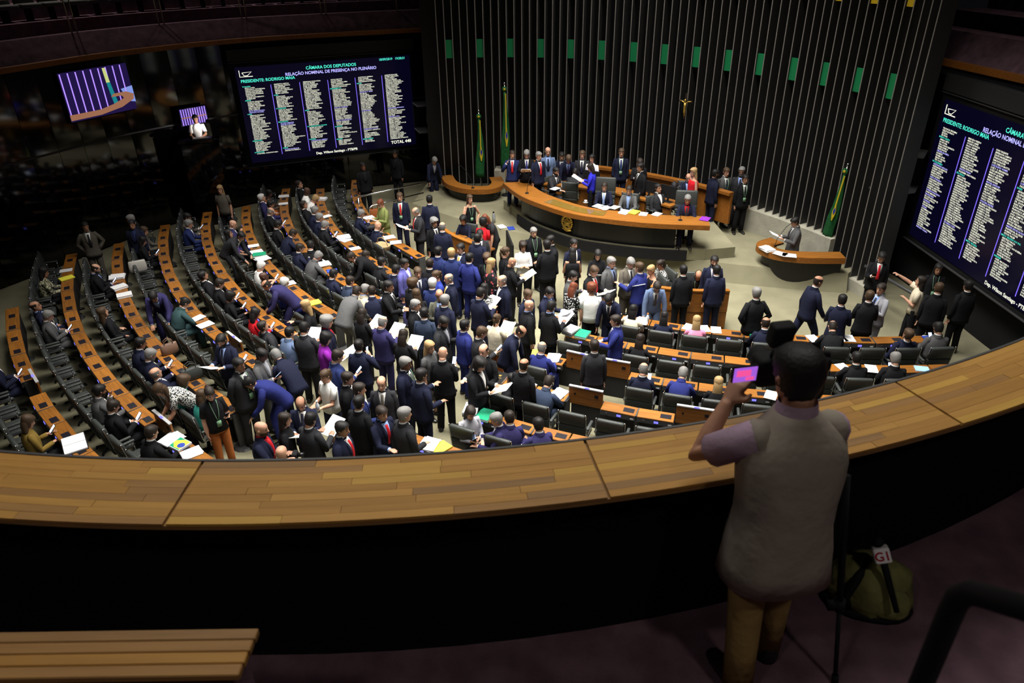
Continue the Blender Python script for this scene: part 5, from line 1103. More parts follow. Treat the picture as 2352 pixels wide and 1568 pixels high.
-2.98 16.05 0.00 sp c jN = W - sK 2 . s|man in navy suit with phone near the aisle, second row
-9.99 18.66 0.00 sd c bT tK K - lB 1 . s|long-haired woman with raised hands in the left shade
-9.74 18.17 0.00 sp c bK tK K - lK 2 . s|woman in black beside the pale handbag
-10.24 16.21 0.00 sp c jK = U - bD 1 f s|bearded man slouching with phone, seventh row
-11.20 16.03 0.00 sd c bM tK K - lK 2 . s|woman in camouflage blouse
-8.67 14.08 0.00 sb c bK tK K - lB 1 . s|long-haired woman in black sitting upright, seventh row
-10.10 13.92 0.00 sp c jG = W - sG 1 . s|grey-haired man behind the balding man, eighth row
-9.94 13.69 0.00 sb c jN = U X bD 2 . s|balding man in navy suit with orange tie, eighth row
-7.33 12.60 0.00 sd c jN = W - sK 2 g s|man in navy suit beside the black handbag
-6.59 11.86 0.00 sb c jN = W - bG 1 . s|bald man next to the grey-bearded man
-7.02 10.76 0.00 sc c jG = W - sK 2 f s|bearded man in grey suit, eighth row
-6.68 10.31 0.00 sp c jK = W - sD 1 . s|man in black suit with lit phone, eighth row
-5.73 9.06 0.00 sd c jK = W - sD 1 . s|dark-haired head just above the rail at left
-7.68 9.88 0.00 sp c bY tK W - lB 1 . s|woman in mustard sweater reading
-9.53 11.66 0.00 sp c jN = W - sK 2 . s|man in navy suit at the left picture edge'''
SIT = []; STAND = []
taken = {}
rows_ = [l.split('|') for l in PPL.strip().split('\n')]
PEOPLE = []
for f in rows_:
    a = f[0].split(); PEOPLE.append([float(a[0]), float(a[1]), float(a[2]), a[3], a[4], a[5], a[6], a[7], a[8], a[9], a[10], a[11], a[12], f[1]])
# seat the seated
for p in PEOPLE:
    if p[12] == 's':
        best = min((math.hypot(p[0]-s[4], p[1]-s[5]), i) for i, s in enumerate(SEATS) if i not in taken)
        if best[0] < .75:
            s = SEATS[best[1]]; taken[best[1]] = p; d = .0
            p[0] = s[4]+d*math.cos(R(s[3])); p[1] = s[5]+d*math.sin(R(s[3])); p.append(s[3])
            if p[4] == 'c': p[4] = str(s[3]+180+random.uniform(-6, 6))
        else: p[4] = '90' if p[4] == 'c' else p[4]; p.append(None)
# keep standing people apart and off the desks
fixed = [p for p in PEOPLE if p[12] == 's']; free = [p for p in PEOPLE if p[12] != 's']
def inblock(x, y):
    d = math.hypot(x-SX, y-SY); a = math.degrees(math.atan2(y-SY, x-SX)); a = a-360 if a > 90 else a
    for bl in (LEFT, RIGHT):
        k = round((d-13.19-.56)/1.132)
        if k in bl and bl[k][0]-1 < a < bl[k][1]+1.2: return k, a, d
    return None
for it in range(30):
    for i, p in enumerate(free):
        for q in free[:i]+fixed:
            if abs(p[2]-q[2]) > .3 and q in free: continue
            dx, dy = p[0]-q[0], p[1]-q[1]; d = math.hypot(dx, dy)
            if d < .44:
                d = max(d, .02); mv = (.44-d)*.5; p[0] += dx/d*mv; p[1] += dy/d*mv
                if q in free: q[0] -= dx/d*mv; q[1] -= dy/d*mv
    for p in free:
        if p[2] > .3: continue
        t = inblock(p[0], p[1])
        if t:
            k, a, d = t; rr = rk(k)+(.62 if p[3] == 'bd' else .56); p[0] = SX+rr*math.cos(R(a)); p[1] = SY+rr*math.sin(R(a))
stand_in = [(p[0], p[1]) for p in free]
for i, s in enumerate(SEATS):
    if not s[6] and i not in taken: continue
    if i not in taken and any(math.hypot(s[4]-a, s[5]-b_) < .47 for a, b_ in stand_in): continue
    occ = 'occupied' if i in taken else 'empty'
    chair(s[4], s[5], R(s[3]+90), '%s black leather armchair, %s from the centre aisle, %s row, %s' % (occ, ORD[s[2]], ROWN[s[1]], BL[s[0]]), 'black leather armchairs in curved rows')
def sheet(name, mw, lab, m=PAPER, n=1, w=.21, h=.29, th=.006, cat='papers', group=None):
    b = MB(); rnd = random.Random(sum(map(ord, lab)))
    for i in range(n): b.box((rnd.uniform(-.02, .02), rnd.uniform(-.02, .02), th*(i+.5)+.001), (w, h, th*.9), 0, rnd.uniform(-.15, .15) if i else 0)
    o = ob(name, b, m); o.matrix_local = mw; tag(o, lab, cat, group); return o
def phone(mw, lab):
    e = link('smartphone', PHM['case']); e.matrix_local = mw; link('display', PHM['disp'], e); tag(e, lab, 'phone'); return e
PHM = {}; HELD = {}
b = MB(); b.box((0, 0, 0), (.075, .15, .009)); PHM['case'] = b.mesh('phone_case', [BLACKM]); b = MB(); b.box((0, 0, .0055), (.066, .138, .002)); PHM['disp'] = b.mesh('phone_display', [SCRP])
for n, p in enumerate(PEOPLE):
    az = float(p[4]); sc = random.uniform(.97, 1.03); mir = (n*7 % 3 == 0) and p[3] not in ('pt', 'nk', 'er')
    if 'heavy' in p[13] or 'broad' in p[13] or 'big' in p[13]: sc = 1.04
    bd = person(p[0], p[1], p[2], p[3], az, *p[5:12], p[13], sc, mir)
    J = pose(p[3]); M = bd.matrix_basis.copy(); lab = p[13]
    for k_ in ('giving an interview', 'holding a camera', 'orange bag', 'water bottle'):
        if k_ in lab: HELD[k_] = (M, az)
    if p[3] == 'rd':
        c = (J['wr'][0]+J['wr'][1])/2+V((.03, .15, .05)); loc = M @ c
        sheet('papers', Matrix.Translation(loc) @ Matrix.Rotation(R(az-90), 4, 'Z') @ Matrix.Rotation(R(28), 4, 'X'), 'white papers held by the '+lab, n=2, w=.27, h=.36)
    if p[3] in ('ph', 'sp', 'er'):
        w, h = J['wr'][0], J['hd'][0]; c = w+h*.10+(V((0, .0, .045)) if p[3] != 'er' else V((-.03, .03, .02))); loc = M @ c
        rot = Matrix.Rotation(R(45), 4, 'X') if p[3] != 'er' else Matrix.Rotation(R(80), 4, 'X') @ Matrix.Rotation(R(80), 4, 'Y')
        phone(Matrix.Translation(loc) @ Matrix.Rotation(R(az-90), 4, 'Z') @ rot, 'smartphone held by the '+lab)
    if p[2] > .7 and p[3][0] == 's' and p[3] != 'st':       # chairs at the long table and rear bench
        chair(p[0]-.03*math.cos(R(az)), p[1]-.03*math.sin(R(az)), R(az-90), 'tall tufted leather chair at the middle of the long table' if 'in the tall central' in lab else 'tall leather chair at the right end of the long table' if 'right end' in lab else 'leather chair of the '+lab, 'chairs on the stage', p[2], HB if ('in the tall central' in lab or 'right end' in lab) else None)
    elif p[12] == 'z': chair(p[0], p[1], R(az-90), 'black chair under the '+lab, "clerks' chairs", p[2])

# ------------------------------------------------------------------ papers and small things on the desks
DP = [(-7.34, 9.74, 'wbig'), (-5.73, 9.8, 'w3'), (-5.56, 9.67, 'flag'), (-5.32, 9.39, 'w2'), (-6.8, 13.84, 'w2'), (-7.07, 14.19, 'w1'), (-9.86, 16.55, 'w3'), (-9.5, 15.92, 'book'), (-9.14, 15.48, 'book'), (-11.35, 17.03, 'w1'), (-11.11, 16.54, 'y1'), (-6.55, 17.53, 'w3'), (-6.7, 17.82, 'g1'), (-7.07, 18.51, 'w1'), (-6.81, 18.13, 'w2'), (-5.42, 16.03, 'w2'), (-4.7, 14.82, 'y1'), (-4.72, 17.2, 'w3'), (-4.93, 17.46, 'w1'), (-4.51, 16.78, 'blue'), (-4.54, 19.09, 'w3'), (-4.15, 18.27, 'w1'), (-3.19, 18.61, 'w2'), (-3.39, 19.01, 'w2'), (-7.51, 22.81, 'w2'), (-7.15, 22.1, 'w1'), (-5.99, 22.48, 'book'), (-5.15, 21.03, 'w1'), (-4.71, 19.1, 'w2'), (-4.56, 18.86, 'w1'), (-4.34, 13.23, 'g1'), (-2.65, 16.6, 'w2'), (-2.44, 16.18, 'w1'), (-4.07, 20.75, 'w2'), (-3.57, 15.64, 'w1'), (1.36, 13.58, 'stack'), (1.48, 13.23, 'g1'), (0.64, 12.75, 'y1'), (0.85, 12.39, 'w2'), (0.85, 11.03, 'w2'), (0.37, 11.47, 'w2'), (-0.77, 10.43, 'stack'), (-0.53, 10.29, 'g1'), (-1.4, 9.54, 'w3'), (-1.2, 9.45, 'y1'), (2.48, 13.75, 'w1'), (2.82, 13.82, 'w2'), (2.31, 14.16, 'w1'), (3.83, 13.7, 'w1'), (4.13, 13.63, 'w1'), (4.34, 13.43, 'w1'), (5.05, 13.16, 'g1'), (4.66, 10.83, 'w1'), (6.2, 12.83, 'w1'), (6.53, 12.93, 'w1'), (6.74, 12.94, 'w1'), (6.91, 12.92, 'w1'), (8.55, 12.8, 'w1'), (8.55, 12.76, 'blue'), (6.35, 11.77, 'w1'), (6.88, 11.69, 'w1'), (7.8, 11.59, 'tablet'), (-0.18, 11.7, 'book2'), (0.31, 11.44, 'w1')]
TP = [(1.34, 20.83, 'w1'), (2.42, 19.24, 'w1'), (2.61, 19.02, 'w2'), (2.88, 19.08, 'w1'), (3.08, 18.67, 'w2'), (3.34, 18.66, 'y1'), (3.57, 18.51, 'w1'), (3.91, 18.46, 'w1'), (5.1, 18.07, 'mag'), (0.34, 21.93, 'open'), (2.12, 19.52, 'cup')]
MAGE = mat('purple_cover', (.22, .03, .40), .5, .3); TABL = mat('tablet_display', (.1, .2, .4), .3, .3, emit=(.35, .65, 1.), estr=1.2)
def nearest_desk(x, y): return min(DESKS, key=lambda d: math.hypot(d[4]-x, d[5]-y))
used_l = {}
def uniq(l):
    used_l[l] = used_l.get(l, 0)+1
    return l if used_l[l] == 1 else ('another '+l if used_l[l] == 2 else ('a third '+l if used_l[l] == 3 else 'a fourth '+l))
KN = {'w1': 'single white sheet', 'w2': 'white papers', 'w3': 'thick pile of white papers', 'wbig': 'large open white binder', 'y1': 'yellow folder', 'g1': 'green-covered book', 'book': 'white bound book', 'blue': 'blue booklet', 'stack': 'stack of grey folders', 'flag': 'green and yellow flag folder', 'book2': 'black gold-stamped book', 'tablet': 'lit blue tablet', 'mag': 'purple magazine', 'open': 'open book on a stand', 'cup': 'coffee cup'}
def desk_item(x, y, z, kind, lab, rz):
    M = Matrix.Translation((x, y, z)) @ Matrix.Rotation(rz, 4, 'Z')
    if kind == 'w1': return sheet('paper_sheet', M, lab, PAPER, 1)
    if kind == 'w2': return sheet('paper_sheet', M, lab, PAPER, 3, .23, .31)
    if kind == 'w3': return sheet('paper_pile', M, lab, PAPER, 6, .27, .33, .008)
    if kind == 'y1': return sheet('folder', M, lab, PAPERY, 1, .24, .32, .02)
    if kind == 'blue': return sheet('booklet', M, lab, BLUEB, 1, .2, .26, .012)
    if kind == 'mag': return sheet('magazine', M, lab, MAGE, 1, .24, .3, .014)
    if kind == 'tablet': return sheet('tablet', M, lab, TABL, 1, .25, .18, .01, 'tablet')
    if kind in ('book', 'g1', 'book2', 'stack'):
        nm = {'book': 'book', 'g1': 'book', 'book2': 'book', 'stack': 'folder_stack'}[kind]; e = link(nm, None); e.matrix_local = M
        for i in range(3 if kind == 'stack' else 1):
            hh = .03 if kind == 'stack' else .05; z0 = i*.034
            b = MB(); b.box((0, 0, z0+hh/2), (.24, .32, hh-.008)); ob('pages', b, PAPER, e)
            b = MB(); b.box((0, 0, z0+hh-.002), (.25, .33, .004)); b.box((0, 0, z0+.003), (.25, .33, .004)); b.box((-.124, 0, z0+hh/2), (.004, .33, hh)); ob('cover', b, {'book': PAPER, 'g1': GREENB, 'book2': BLACKM, 'stack': GREYM if i < 2 else PAPER}[kind], e)
        if kind == 'book2':
            b = MB(); b.box((0, .03, .053), (.05, .05, .002)); b.box((0, -.05, .053), (.12, .012, .002)); ob('gold_stamp', b, GOLD, e)
        return tag(e, lab, 'book')
    if kind == 'flag':
        e = link('flag_folder', None); e.matrix_local = M; b = MB(); b.box((0, 0, .02), (.32, .26, .04)); ob('folder_body', b, PAPER, e)
        b = MB(); b.box((0, 0, .042), (.30, .24, .003)); ob('green_field', b, GREENB, e)
        b = MB(); b.add([(-.13, 0, .045), (.02, -.11, .045), (.15, -.1, .045), (.15, .11, .045), (.02, .11, .045)], [(0, 1, 2, 3, 4)]); ob('yellow_shape', b, PAPERY, e)
        b = MB(); b.tube([(.09, -.02, .046), (.09, -.02, .048)], .065, 14); ob('blue_disc', b, BLUEB, e); return tag(e, lab, 'folder')
    if kind in ('wbig', 'open'):
        e = link('open_binder' if kind == 'wbig' else 'open_book', None); e.matrix_local = M @ (Matrix.Translation((0, 0, .12)) @ Matrix.Rotation(R(35), 4, 'X') if kind == 'open' else Matrix.Identity(4))
        for s in (-1, 1): b = MB(); b.box((s*.13, 0, .012), (.25, .34, .022)); ob('page', b, PAPER, e)
        b = MB(); b.box((0, 0, -.004), (.54, .37, .008)); ob('cover', b, BLACKM, e)
        if kind == 'open': b = MB(); b.box((0, .02, -.06), (.3, .02, .12)); b.box((0, .08, -.1), (.3, .12, .02)); ob('book_stand', b, BLACKM, e)
        return tag(e, lab, 'book')
    if kind == 'cup':
        e = link('coffee_cup', None); e.matrix_local = M; b = MB(); b.tube([(0, 0, .0), (0, 0, .012)], [.045, .075], 14); ob('saucer', b, PAPER, e, True); b = MB(); b.tube([(0, 0, .01), (0, 0, .07)], [.028, .042], 12); ob('cup', b, PAPER, e, True); return tag(e, lab, 'cup')
for x, y, kd in DP:
    d = nearest_desk(x, y); dd = math.hypot(x-SX, y-SY); a = math.atan2(y-SY, x-SX)
    rr = rk(d[1]); x, y = SX+(rr+max(-.03, min(.03, dd-rr)))*math.cos(a), SY+(rr+max(-.03, min(.03, dd-rr)))*math.sin(a)
    o = desk_item(x, y, .769, kd, uniq('%s on the %s desk from the aisle, %s row, %s' % (KN[kd], ORD[d[2]], ROWN[d[1]], BL[d[0]])), R(d[3]+90)+random.uniform(-.35, .35))
PLC = ['left end', 'president\'s place', 'middle', 'centre right', 'right middle', 'yellow pile\'s spot', 'right seat', 'right-hand seat', 'right end', 'far left end', 'left of the president']
for (x, y, kd), pc in zip(TP, PLC): desk_item(x, y, 1.527, kd, '%s on the long table, %s' % (KN[kd], pc), R(-30)+random.uniform(-.3, .3))
for i, (x, y) in enumerate([(6.62, 17.35), (6.85, 17.05), (7.05, 16.95)]): desk_item(x, y, .925, 'w2' if i else 'w3', '%s papers on the right rostrum counter' % ('pile of white', 'loose white', 'nearest white')[i], R(20+i*25))
def bottle(x, y, z, lab, m, cap, s=1.):
    e = link('bottle', None, None, (x, y, z)); b = MB(); b.tube([(0, 0, 0), (0, 0, .14*s), (0, 0, .18*s), (0, 0, .2*s)], [.035*s, .035*s, .018*s, .015*s], 12); ob('body', b, m, e, True)
    b = MB(); b.tube([(0, 0, .2*s), (0, 0, .23*s)], .017*s, 10); ob('cap', b, cap, e, True); tag(e, lab, 'bottle')
CLEAR = mat('clear_plastic', (.6, .65, .7), .15, .5); ORNG = mat('orange_plastic', (.6, .15, .02), .4); BLUEC = mat('blue_plastic', (.05, .05, .6), .4); STEEL = mat('steel_bottle', (.35, .37, .4), .35, .5, .5)
bottle(-.50, 20.95, .46, 'grey metal bottle standing on the stage edge', STEEL, BLACKM, 1.5)
bottle(2.92, 13.75, .77, 'bottle with orange cap on the front right desk', CLEAR, ORNG)
bottle(-3.45, 14.75, .77, 'bottle with blue cap on a left desk', CLEAR, BLUEC)
c = HELD['water bottle'][0] @ (pose('gs')['wr'][0]+pose('gs')['hd'][0]*.10+V((0, 0, -.06))); bottle(c.x, c.y, c.z, 'clear water bottle held by the woman in white top', CLEAR, PAPER)
sheet('paper_sheet', Matrix.Translation((-.25, 20.6, .455)) @ Matrix.Rotation(.5, 4, 'Z'), 'white tablet and papers lying on the stage edge', PAPER, 2)
sheet('booklet', Matrix.Translation((.02, 20.42, .455)) @ Matrix.Rotation(.2, 4, 'Z'), 'navy booklet lying on the stage edge', BLUEB, 1, .2, .28, .012)
def bag(x, y, z, rz, lab, m, w=.36, d=.14, h=.26, handle=True):
    e = link('handbag', None, None, (x, y, z), rz); b = MB()
    b.rings([ring(V((0, 0, t*h)), V((1, 0, 0)), V((0, 1, 0)), w/2*ww, d/2*dd_, 3.2, 20) for t, ww, dd_ in ((0, .92, .9), (.06, 1, 1), (.5, 1, .95), (.92, .94, .6), (1, .9, .35))]); ob('bag_body', b, m, e, True)
    if handle:
        for s in (-1, 1):
            b = MB(); b.tube([(-w*.25, s*d*.2, h*.9), (-w*.22, s*d*.25, h*1.3), (0, s*d*.27, h*1.48), (w*.22, s*d*.25, h*1.3), (w*.25, s*d*.2, h*.9)], .009, 6); ob('strap', b, m, e, True)
    tag(e, lab, 'bag')
bag(-9.45, 16.95, .77, R(30), 'pale metallic handbag on a desk in the left shade', mat('pale_bag', (.38, .36, .33), .35, .5), .42, .14, .28, False)
bag(-6.12, 11.75, .77, R(40), 'black leather handbag on a left desk', LEATHER, .4, .16, .24)
bag(-6.95, 12.75, .77, R(40), 'brown and white handbag on a left desk', mat('brown_bag', (.16, .09, .06), .5, .4), .34, .14, .22)
bag(-3.95, 19.75, .77, R(10), 'dark grey bag on the front desk row by the far aisle', mat('charcoal_bag', (.03, .028, .03), .6), .5, .22, .12, False)
bag(-4.42, 22.75, 0, R(20), 'orange bag at the feet of the man in the far aisle', mat('orange_bag', (.42, .12, .03), .55), .4, .2, .34)
c = HELD['orange bag'][0] @ V((.27, 0, .72)); bag(c.x, c.y, c.z, R(80), 'orange shoulder bag of the woman with very long black hair', mat('rust_bag', (.42, .10, .03), .5), .26, .12, .24)
e = link('wicker_basket', None, None, (-3.42, 18.1, .77), R(-40))
WICK = mat('wicker', (.42, .30, .16), .8, .2, bump=.8, bscale=40); b = MB(); b.rings([ring(V((0, 0, t)), V((1, 0, 0)), V((0, 1, 0)), w, d, 3.5, 20) for t, w, d in ((0, .19, .12), (.14, .22, .15), (.17, .225, .155), (.17, .20, .13), (.02, .17, .1))]); ob('basket_body', b, WICK, e, True)
b = MB(); b.tube([(-.21, 0, .15), (-.16, 0, .30), (0, 0, .36), (.16, 0, .30), (.21, 0, .15)], .012, 6); ob('handle', b, WICK, e, True); tag(e, 'wicker basket on the front left desk beside the olive suit', 'basket')
b = MB(); b.box((0, 0, .40), (.62, .02, .78)); o = ob('dark_placard', b, GREYB); o.matrix_local = wallmat(-2.45, 10.95, 0, R(50)) @ Matrix.Rotation(R(-10), 4, 'X'); tag(o, 'dark placard leaning beside the phoning man in navy', 'placard')
e = link('laptop', None, None, (-5.55, 15.72, .77), R(-60)); b = MB(); b.box((0, 0, .012), (.34, .24, .02)); ob('keyboard', b, BLACKM, e); b = MB(); b.box((0, .13, .12), (.34, .015, .22), 0, 0, R(-15)); ob('lid', b, BLACKM, e); tag(e, 'black laptop on the fourth-row desk before the white shirt', 'laptop')
def handmic(x, y, z, rz, lab):
    e = link('handheld_microphone', None, None, (x, y, z), rz); b = MB(); b.tube([(0, 0, 0), (0, .16, .05)], [.012, .016], 8); ob('grip', b, BLACKM, e, True); b = MB(); b.ell((0, .185, .058), (.028, .028, .028), 10, 6); ob('head', b, GREYM, e, True); tag(e, lab, 'microphone')
hb_, ha_ = HELD['giving an interview']; c = hb_ @ (pose('gs')['wr'][0]+pose('gs')['hd'][0]*.07); handmic(c.x, c.y, c.z, R(ha_-90), 'interview microphone held by the blonde woman in black')
hb_, ha_ = HELD['holding a camera']; c = hb_ @ (pose('gs')['wr'][0]*.5+pose('gs')['wr'][1]*.5+V((0, .14, .02))); e = link('photo_camera', None, None, c, R(ha_-90)); b = MB(); b.add(*rbox((.14, .08, .10), .012, 1)); ob('camera_body', b, BLACKM, e); b = MB(); b.tube([(0, .04, 0), (0, .14, 0)], [.035, .04], 12); ob('lens', b, BLACK, e, True); tag(e, 'black camera in the hands of the bald bearded man', 'camera')

# ------------------------------------------------------------------ technician in the booth at the left wall
bp = person(-9.72, 23.02, 2.05, 'sd', 285, 'sW', 'tK', 'W', '-', 'sK', '3', '.', 'man in white shirt working in front of the small wall monitor')
b = MB(); b.box((0, 0, 1.25), (.6, .6, 2.48)); o = ob('booth_platform', b, GLASSB); o.matrix_local = wallmat(-9.74, 23.05, 0, R(15)); tag(o, 'black platform carrying the man in white shirt', 'platform')
lm = link('added_lamp', None, None, (-9.2, 22.75, 2.74)); b = MB(); b.tube([(0, 0, 0), (0, 0, .015)], [.06, .05], 10); ob('base', b, BLACKM, lm); b = MB(); b.tube([(0, 0, .01), (.05, 0, .3), (-.03, -.04, .52)], .008, 6); ob('arm', b, BLACKM, lm, True)  # made-up lamp, added to brighten the man at the booth desk
b = MB(); b.tube([(-.03, -.04, .54), (-.06, -.02, .47)], [.02, .06], 12, 0, False); ob('shade', b, BLACKM, lm, True); tag(lm, 'small black lamp added to light the man in white shirt', 'lamp')
l = bpy.data.lights.new('added_lamp_bulb', 'SPOT'); l.energy = 26; l.spot_size = R(110); l.shadow_soft_size = .03; l.color = (1, .95, .88); lo = bpy.data.objects.new('added_lamp_bulb', l); COL.objects.link(lo); lo.location = (-9.25, 22.72, 3.2); lo.rotation_euler = (V((-9.75, 22.95, 2.9))-V((-9.25, 22.72, 3.2))).to_track_quat('-Z', 'Y').to_euler()

# ------------------------------------------------------------------ the gallery in the foreground
def garc(r, d0, d1, n=24): return arc(r, d0, d1, n, (GX, GY))
GZ = 5.0; RZ = 6.05
b = MB(); b.strip(garc(8.78, -125, -40, 40), garc(14.5, -125, -40, 40), GZ-.3, GZ); struct('gallery_floor', b, PURPLE, 'purple carpet floor of the near gallery')
b = MB(); b.strip(garc(8.60, -125, -40, 40), garc(8.78, -125, -40, 40), GZ-1.3, RZ-.035); struct('parapet_wall', b, mat('parapet_black', (.006, .006, .007), .9, .1), 'black parapet wall carrying the wooden gallery rail')
RAIL = link('gallery_rail', None); tag(RAIL, 'broad curved gallery rail of laminated wooden staves', 'rail')
b = MB(); b.strip(garc(8.562, -118, -44, 60), garc(8.575, -118, -44, 60), RZ-.05, RZ+.004); ob('metal_edge', b, GREYM, RAIL)
b = MB(); b.strip(garc(8.58, -118, -44, 60), garc(8.968, -118, -44, 60), RZ-.035, RZ-.014); ob('underlay', b, RAILS[4], RAIL)
rnd = random.Random(11); NS = 9; secs = [-115.2, -103.6, -92.0, -80.4, -68.9, -57.4, -46]
for si in range(len(secs)-1):
    d0, d1 = secs[si]+.04, secs[si+1]-.04
    for r in range(NS):
        r0 = 8.577+(.395/NS)*r; r1 = r0+.395/NS-.0012; a = d0
        while a < d1-.01:
            ln_ = rnd.uniform(1.6, 5.2); e = min(a+ln_, d1)
            if d1-e < .9: e = d1
            b = MB(); b.strip(garc(r0, a+.006, e-.006, 4), garc(r1, a+.006, e-.006, 4), RZ-.014, RZ+rnd.uniform(-.0006, .0006))
            ma = R((a+e)/2); o = ob('stave', b, RAILS[rnd.choices(range(5), (38, 26, 16, 9, 11))[0]], RAIL)
            me = o.data; C0 = V((GX+(r0+r1)/2*math.cos(ma), GY+(r0+r1)/2*math.sin(ma), RZ)); Mx = Matrix.Translation(C0) @ Matrix.Rotation(ma+math.pi/2, 4, 'Z')
            me.transform(Mx.inverted()); o.matrix_local = Mx; a = e
# ledge with planks at the lower left
LD = link('gallery_ledge', None); tag(LD, 'narrow wooden ledge of planks at the lower left', 'ledge')
for i in range(4):
    y0 = 1.603+i*.049; x1 = -.955+(.004*i)
    b = MB(); b.add(*rbox((1.9, .047, .03), .004, 1)); o = ob('plank', b, RAILS[(2, 0, 2, 4)[i]], LD); o.location = (x1-.95, y0+.0245, 5.885)
b = MB(); b.add(*rbox((1.86, .15, .86), .02, 1, (-1.92, 1.70, 5.43))); ob('carpeted_support', b, PURPLE, LD)
# steel handrail lower right
b = MB(); b.tube([(.935, 1.062, GZ), (.925, 1.05, 6.84), (.924, 1.045, 6.885), (.926, 1.02, 6.925), (.934, .91, 7.01), (.985, .30, 7.48)], .0255, 12); o = ob('stair_handrail', b, BLACKM, None, True); tag(o, 'black tubular stair handrail at the lower right', 'handrail')
# the photographer
PHX, PHY = 1.12, 2.27
BC.pop('cm', None); body_mesh('cm', .0075)
BEIGE = mat('vest_beige', (.27, .235, .195), .9, .15, bump=.9, bscale=7, var=.1, vscale=6); PINK = mat('shirt_pink', (.34, .24, .32), .85, .2, bump=.5, bscale=12); KHAKI = mat('trousers_khaki', (.30, .20, .07), .9, .15, bump=1., bscale=8)
ph = link('person', BC['cm']); KS = 1.0
PM = Matrix.Translation((PHX, PHY, GZ)) @ Matrix.Rotation(R(100-90), 4, 'Z') @ Matrix.Diagonal((KS*1.04, KS*1.04, KS, 1)); ph.matrix_local = PM
slot(ph, 0, skinm('2')); slot(ph, 1, EYE); slot(ph, 2, hairm('K')); slot(ph, 3, LIP); tag(ph, 'photographer in beige vest and khaki trousers at the gallery rail', 'person')
wear(ph, 'shirt', 'short', 'cm', PINK); wear(ph, 'vest', 'vest', 'cm', BEIGE); wear(ph, 'trousers', 'trousers', 'cm', KHAKI); wear(ph, 'shoes', 'shoes', 'cm', SHOEK); wear(ph, 'hair', 'hair_s', 'cm', hairm('K'))
J = pose('cm'); hc = PM @ J['hc']
cb = MB(); rg = []
for t, r in ((.53, .082), (.565, .078), (.60, .073)): c, U, F = J['T'](t); rg.append(ring(c, V((1, 0, 0)), F, r, r, 2, 16))
cb.rings(rg, False); co = ob('collar', cb, PINK, ph, True)
# his cameras
F3 = PM.to_3x3() @ V((0, 1, 0)); F3.normalize(); RT = PM.to_3x3() @ V((1, 0, 0)); RT.normalize()
cw = hc+F3*.19+V((0, 0, -.08))
e = link('video_camera', None); e.matrix_local = Matrix.Translation(cw) @ Matrix.Rotation(R(100-90), 4, 'Z')
b = MB(); b.add(*rbox((.15, .10, .13), .02, 2)); ob('camera_body', b, BLACKM, e, True)
b = MB(); b.tube([(0, .05, 0), (0, .12, 0)], [.04, .045], 16); ob('lens', b, BLACKM, e, True)
b = MB(); b.tube([(0, -.02, .06), (0, -.03, .11)], .025, 8); b.add(*rbox((.095, .06, .10), .012, 2, (-.015, -.05, .19), R(8))); ob('flash_unit', b, BLACKM, e, True)
b = MB(); b.add(*rbox((.11, .012, .075), .004, 1, (-.150, -.06, .03))); ob('side_monitor', b, BLACKM, e)
b = MB(); b.box((-.150, -.0685, .03), (.098, .004, .064)); sm = ob('monitor_picture', b, mat('monitor_violet', (.1, .02, .2), .3, .3, emit=(.32, .10, .62), estr=1.), e)
b = MB(); b.box((-.158, -.0715, .038), (.06, .003, .028)); b.box((-.13, -.0715, .012), (.035, .003, .014)); ob('picture_detail', b, mat('monitor_pink', (.3, .02, .1), .3, .3, emit=(.8, .08, .30), estr=1.), sm)
b = MB(); b.tube([(-.06, 0, .03), (-.10, -.055, .03)], .008, 6); ob('monitor_arm', b, BLACKM, e, True)
b = MB(); b.add(*rbox((.10, .10, .14), .03, 2, (.20, .0, -.10))); b.add(*rbox((.11, .08, .07), .02, 2, (.205, .0, .0))); b.tube([(.08, .02, .0), (.16, .0, .06), (.25, .0, .04), (.255, .0, -.05)], .014, 8); ob('side_grip', b, BLACKM, e, True)
tag(e, 'black camera with flash and lit side monitor held by the photographer', 'camera')
e = link('monopod', None); tip = V((1.50, 2.17, GZ)); topp = V((1.40, 2.36, 6.1))
b = MB(); b.tube([tip.lerp(topp, .0), tip.lerp(topp, .42)], .011, 8); ob('lower_leg', b, BLACKM, e, True); b = MB(); b.tube([tip.lerp(topp, .40), topp], .016, 8); ob('upper_leg', b, BLACKM, e, True)
b = MB(); b.tube([tip.lerp(topp, .38), tip.lerp(topp, .43)], .026, 8); b.box(tuple(tip.lerp(topp, .405)+V((-.03, 0, 0))), (.05, .03, .04)); ob('clamp', b, BLACKM, e, True); b = MB(); b.tube([tip, tip+(topp-tip).normalized()*.05], .017, 8); ob('rubber_foot', b, BLACKM, e, True)
tag(e, 'black monopod beside the photographer', 'monopod')
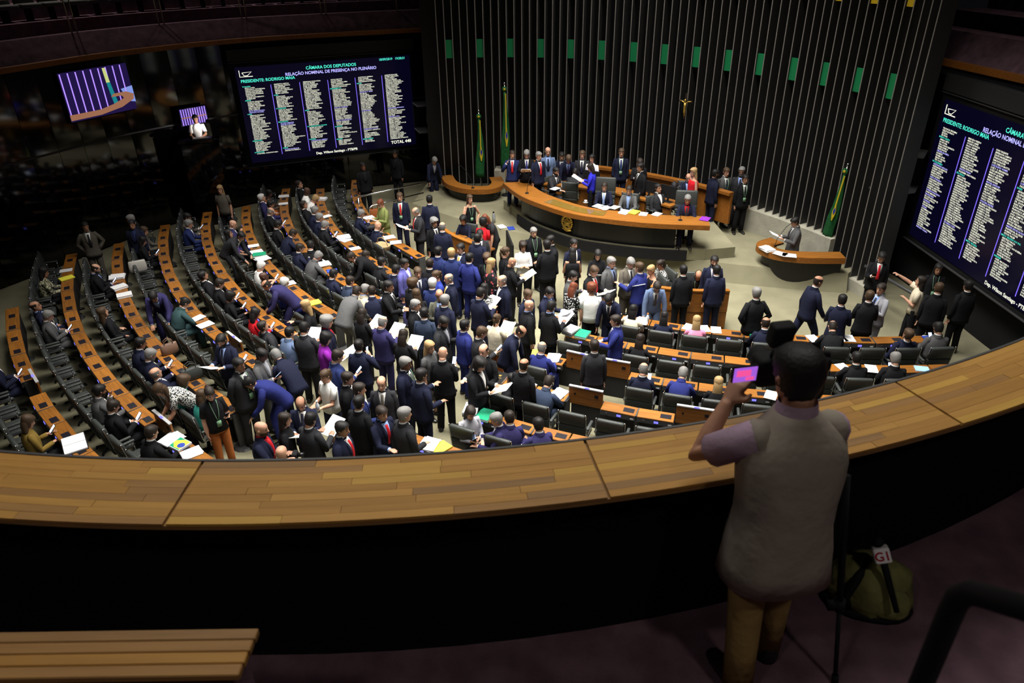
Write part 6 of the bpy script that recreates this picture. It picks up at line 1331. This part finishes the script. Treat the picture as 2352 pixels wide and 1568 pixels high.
# his backpack with the microphone
OLIV = mat('olive_canvas', (.17, .17, .06), .85, .2, bump=1., bscale=9, var=.25, vscale=7)
bx_, by_ = 1.85, 2.66; e = link('backpack', None, None, (bx_, by_, GZ), R(-15)); e.scale = (.88, .88, .88)
b = MB(); rr = random.Random(5)
b.rings([[V((x*.24*(1+.10*math.sin(3*t+z*2))*s, y*.17*(1+.08*math.cos(4*t))*s, h)) for t in [2*math.pi*j/24 for j in range(24)] for x, y in [(math.cos(t), math.sin(t))]] for z, (h, s) in enumerate([(.0, .85), (.04, 1.0), (.12, 1.02), (.2, .95), (.27, .78), (.31, .5), (.325, .15)])]); ob('bag_body', b, OLIV, e, True)
b = MB(); b.rings([ring(V((.09, -.12, .13))+V((0, -1, .3)).normalized()*d_, V((1, 0, 0)), V((0, .3, 1)).normalized(), w, h, 2.5, 18) for d_, w, h in ((-.02, .11, .10), (.03, .105, .095), (.055, .085, .075), (.065, .03, .03))]); ob('front_pocket', b, OLIV, e, True)
b = MB(); b.tube([(-.12, -.14, .05), (-.16, -.17, .16), (-.1, -.10, .27), (-.04, 0, .32)], [.022, .026, .026, .02], 8); ob('shoulder_strap', b, BLACKM, e, True)
b = MB(); b.rings([ring(V((0, 0, t)), V((1, 0, 0)), V((0, 1, 0)), w, d, 2.4, 20) for t, w, d in ((-.0, .25, .18), (.03, .262, .19), (.05, .25, .18))]); ob('black_base', b, BLACKM, e, True)
tag(e, 'olive green backpack on the carpet beside the photographer', 'backpack')
e = link('branded_microphone', None); m0 = V((bx_+.03, by_-.22, GZ+.16)); m1 = V((bx_-.035, by_-.07, GZ+.40)); dr = (m1-m0).normalized()
b = MB(); b.tube([m0, m0.lerp(m1, .7), m1], [.013, .017, .016], 10); ob('grip', b, BLACKM, e, True); b = MB(); b.ell(tuple(m1+dr*.06), (.025, .025, .03), 10, 6); ob('foam_head', b, BLACKM, e, True)
q = dr.to_track_quat('Z', 'Y'); MM = Matrix.Translation(m1-dr*.01) @ q.to_matrix().to_4x4()
vc = (V((0, 0, CAMZ))-m1).normalized(); xa = dr.cross(vc).normalized(); ya = dr; za = xa.cross(ya).normalized()
MM = Matrix(((xa.x, ya.x, za.x, m1.x), (xa.y, ya.y, za.y, m1.y), (xa.z, ya.z, za.z, m1.z), (0, 0, 0, 1))) @ Matrix.Rotation(R(4), 4, 'Y')
b = MB(); b.add(*rbox((.075, .075, .075), .006, 1)); cbx = ob('flag_cube', b, PAPER, e); cbx.matrix_local = MM
RED = mat('logo_red', (.35, .01, .02), .6); t = link('logo', text_mesh('logo', ['G1'], .062, 1, RED, 'CENTER', 3), cbx); t.matrix_local = Matrix.Translation((0, -.021, .0385)) @ Matrix.Diagonal((.95, 1, 1, 1))
tag(e, 'microphone with white cube and red logo leaning on the backpack', 'microphone')
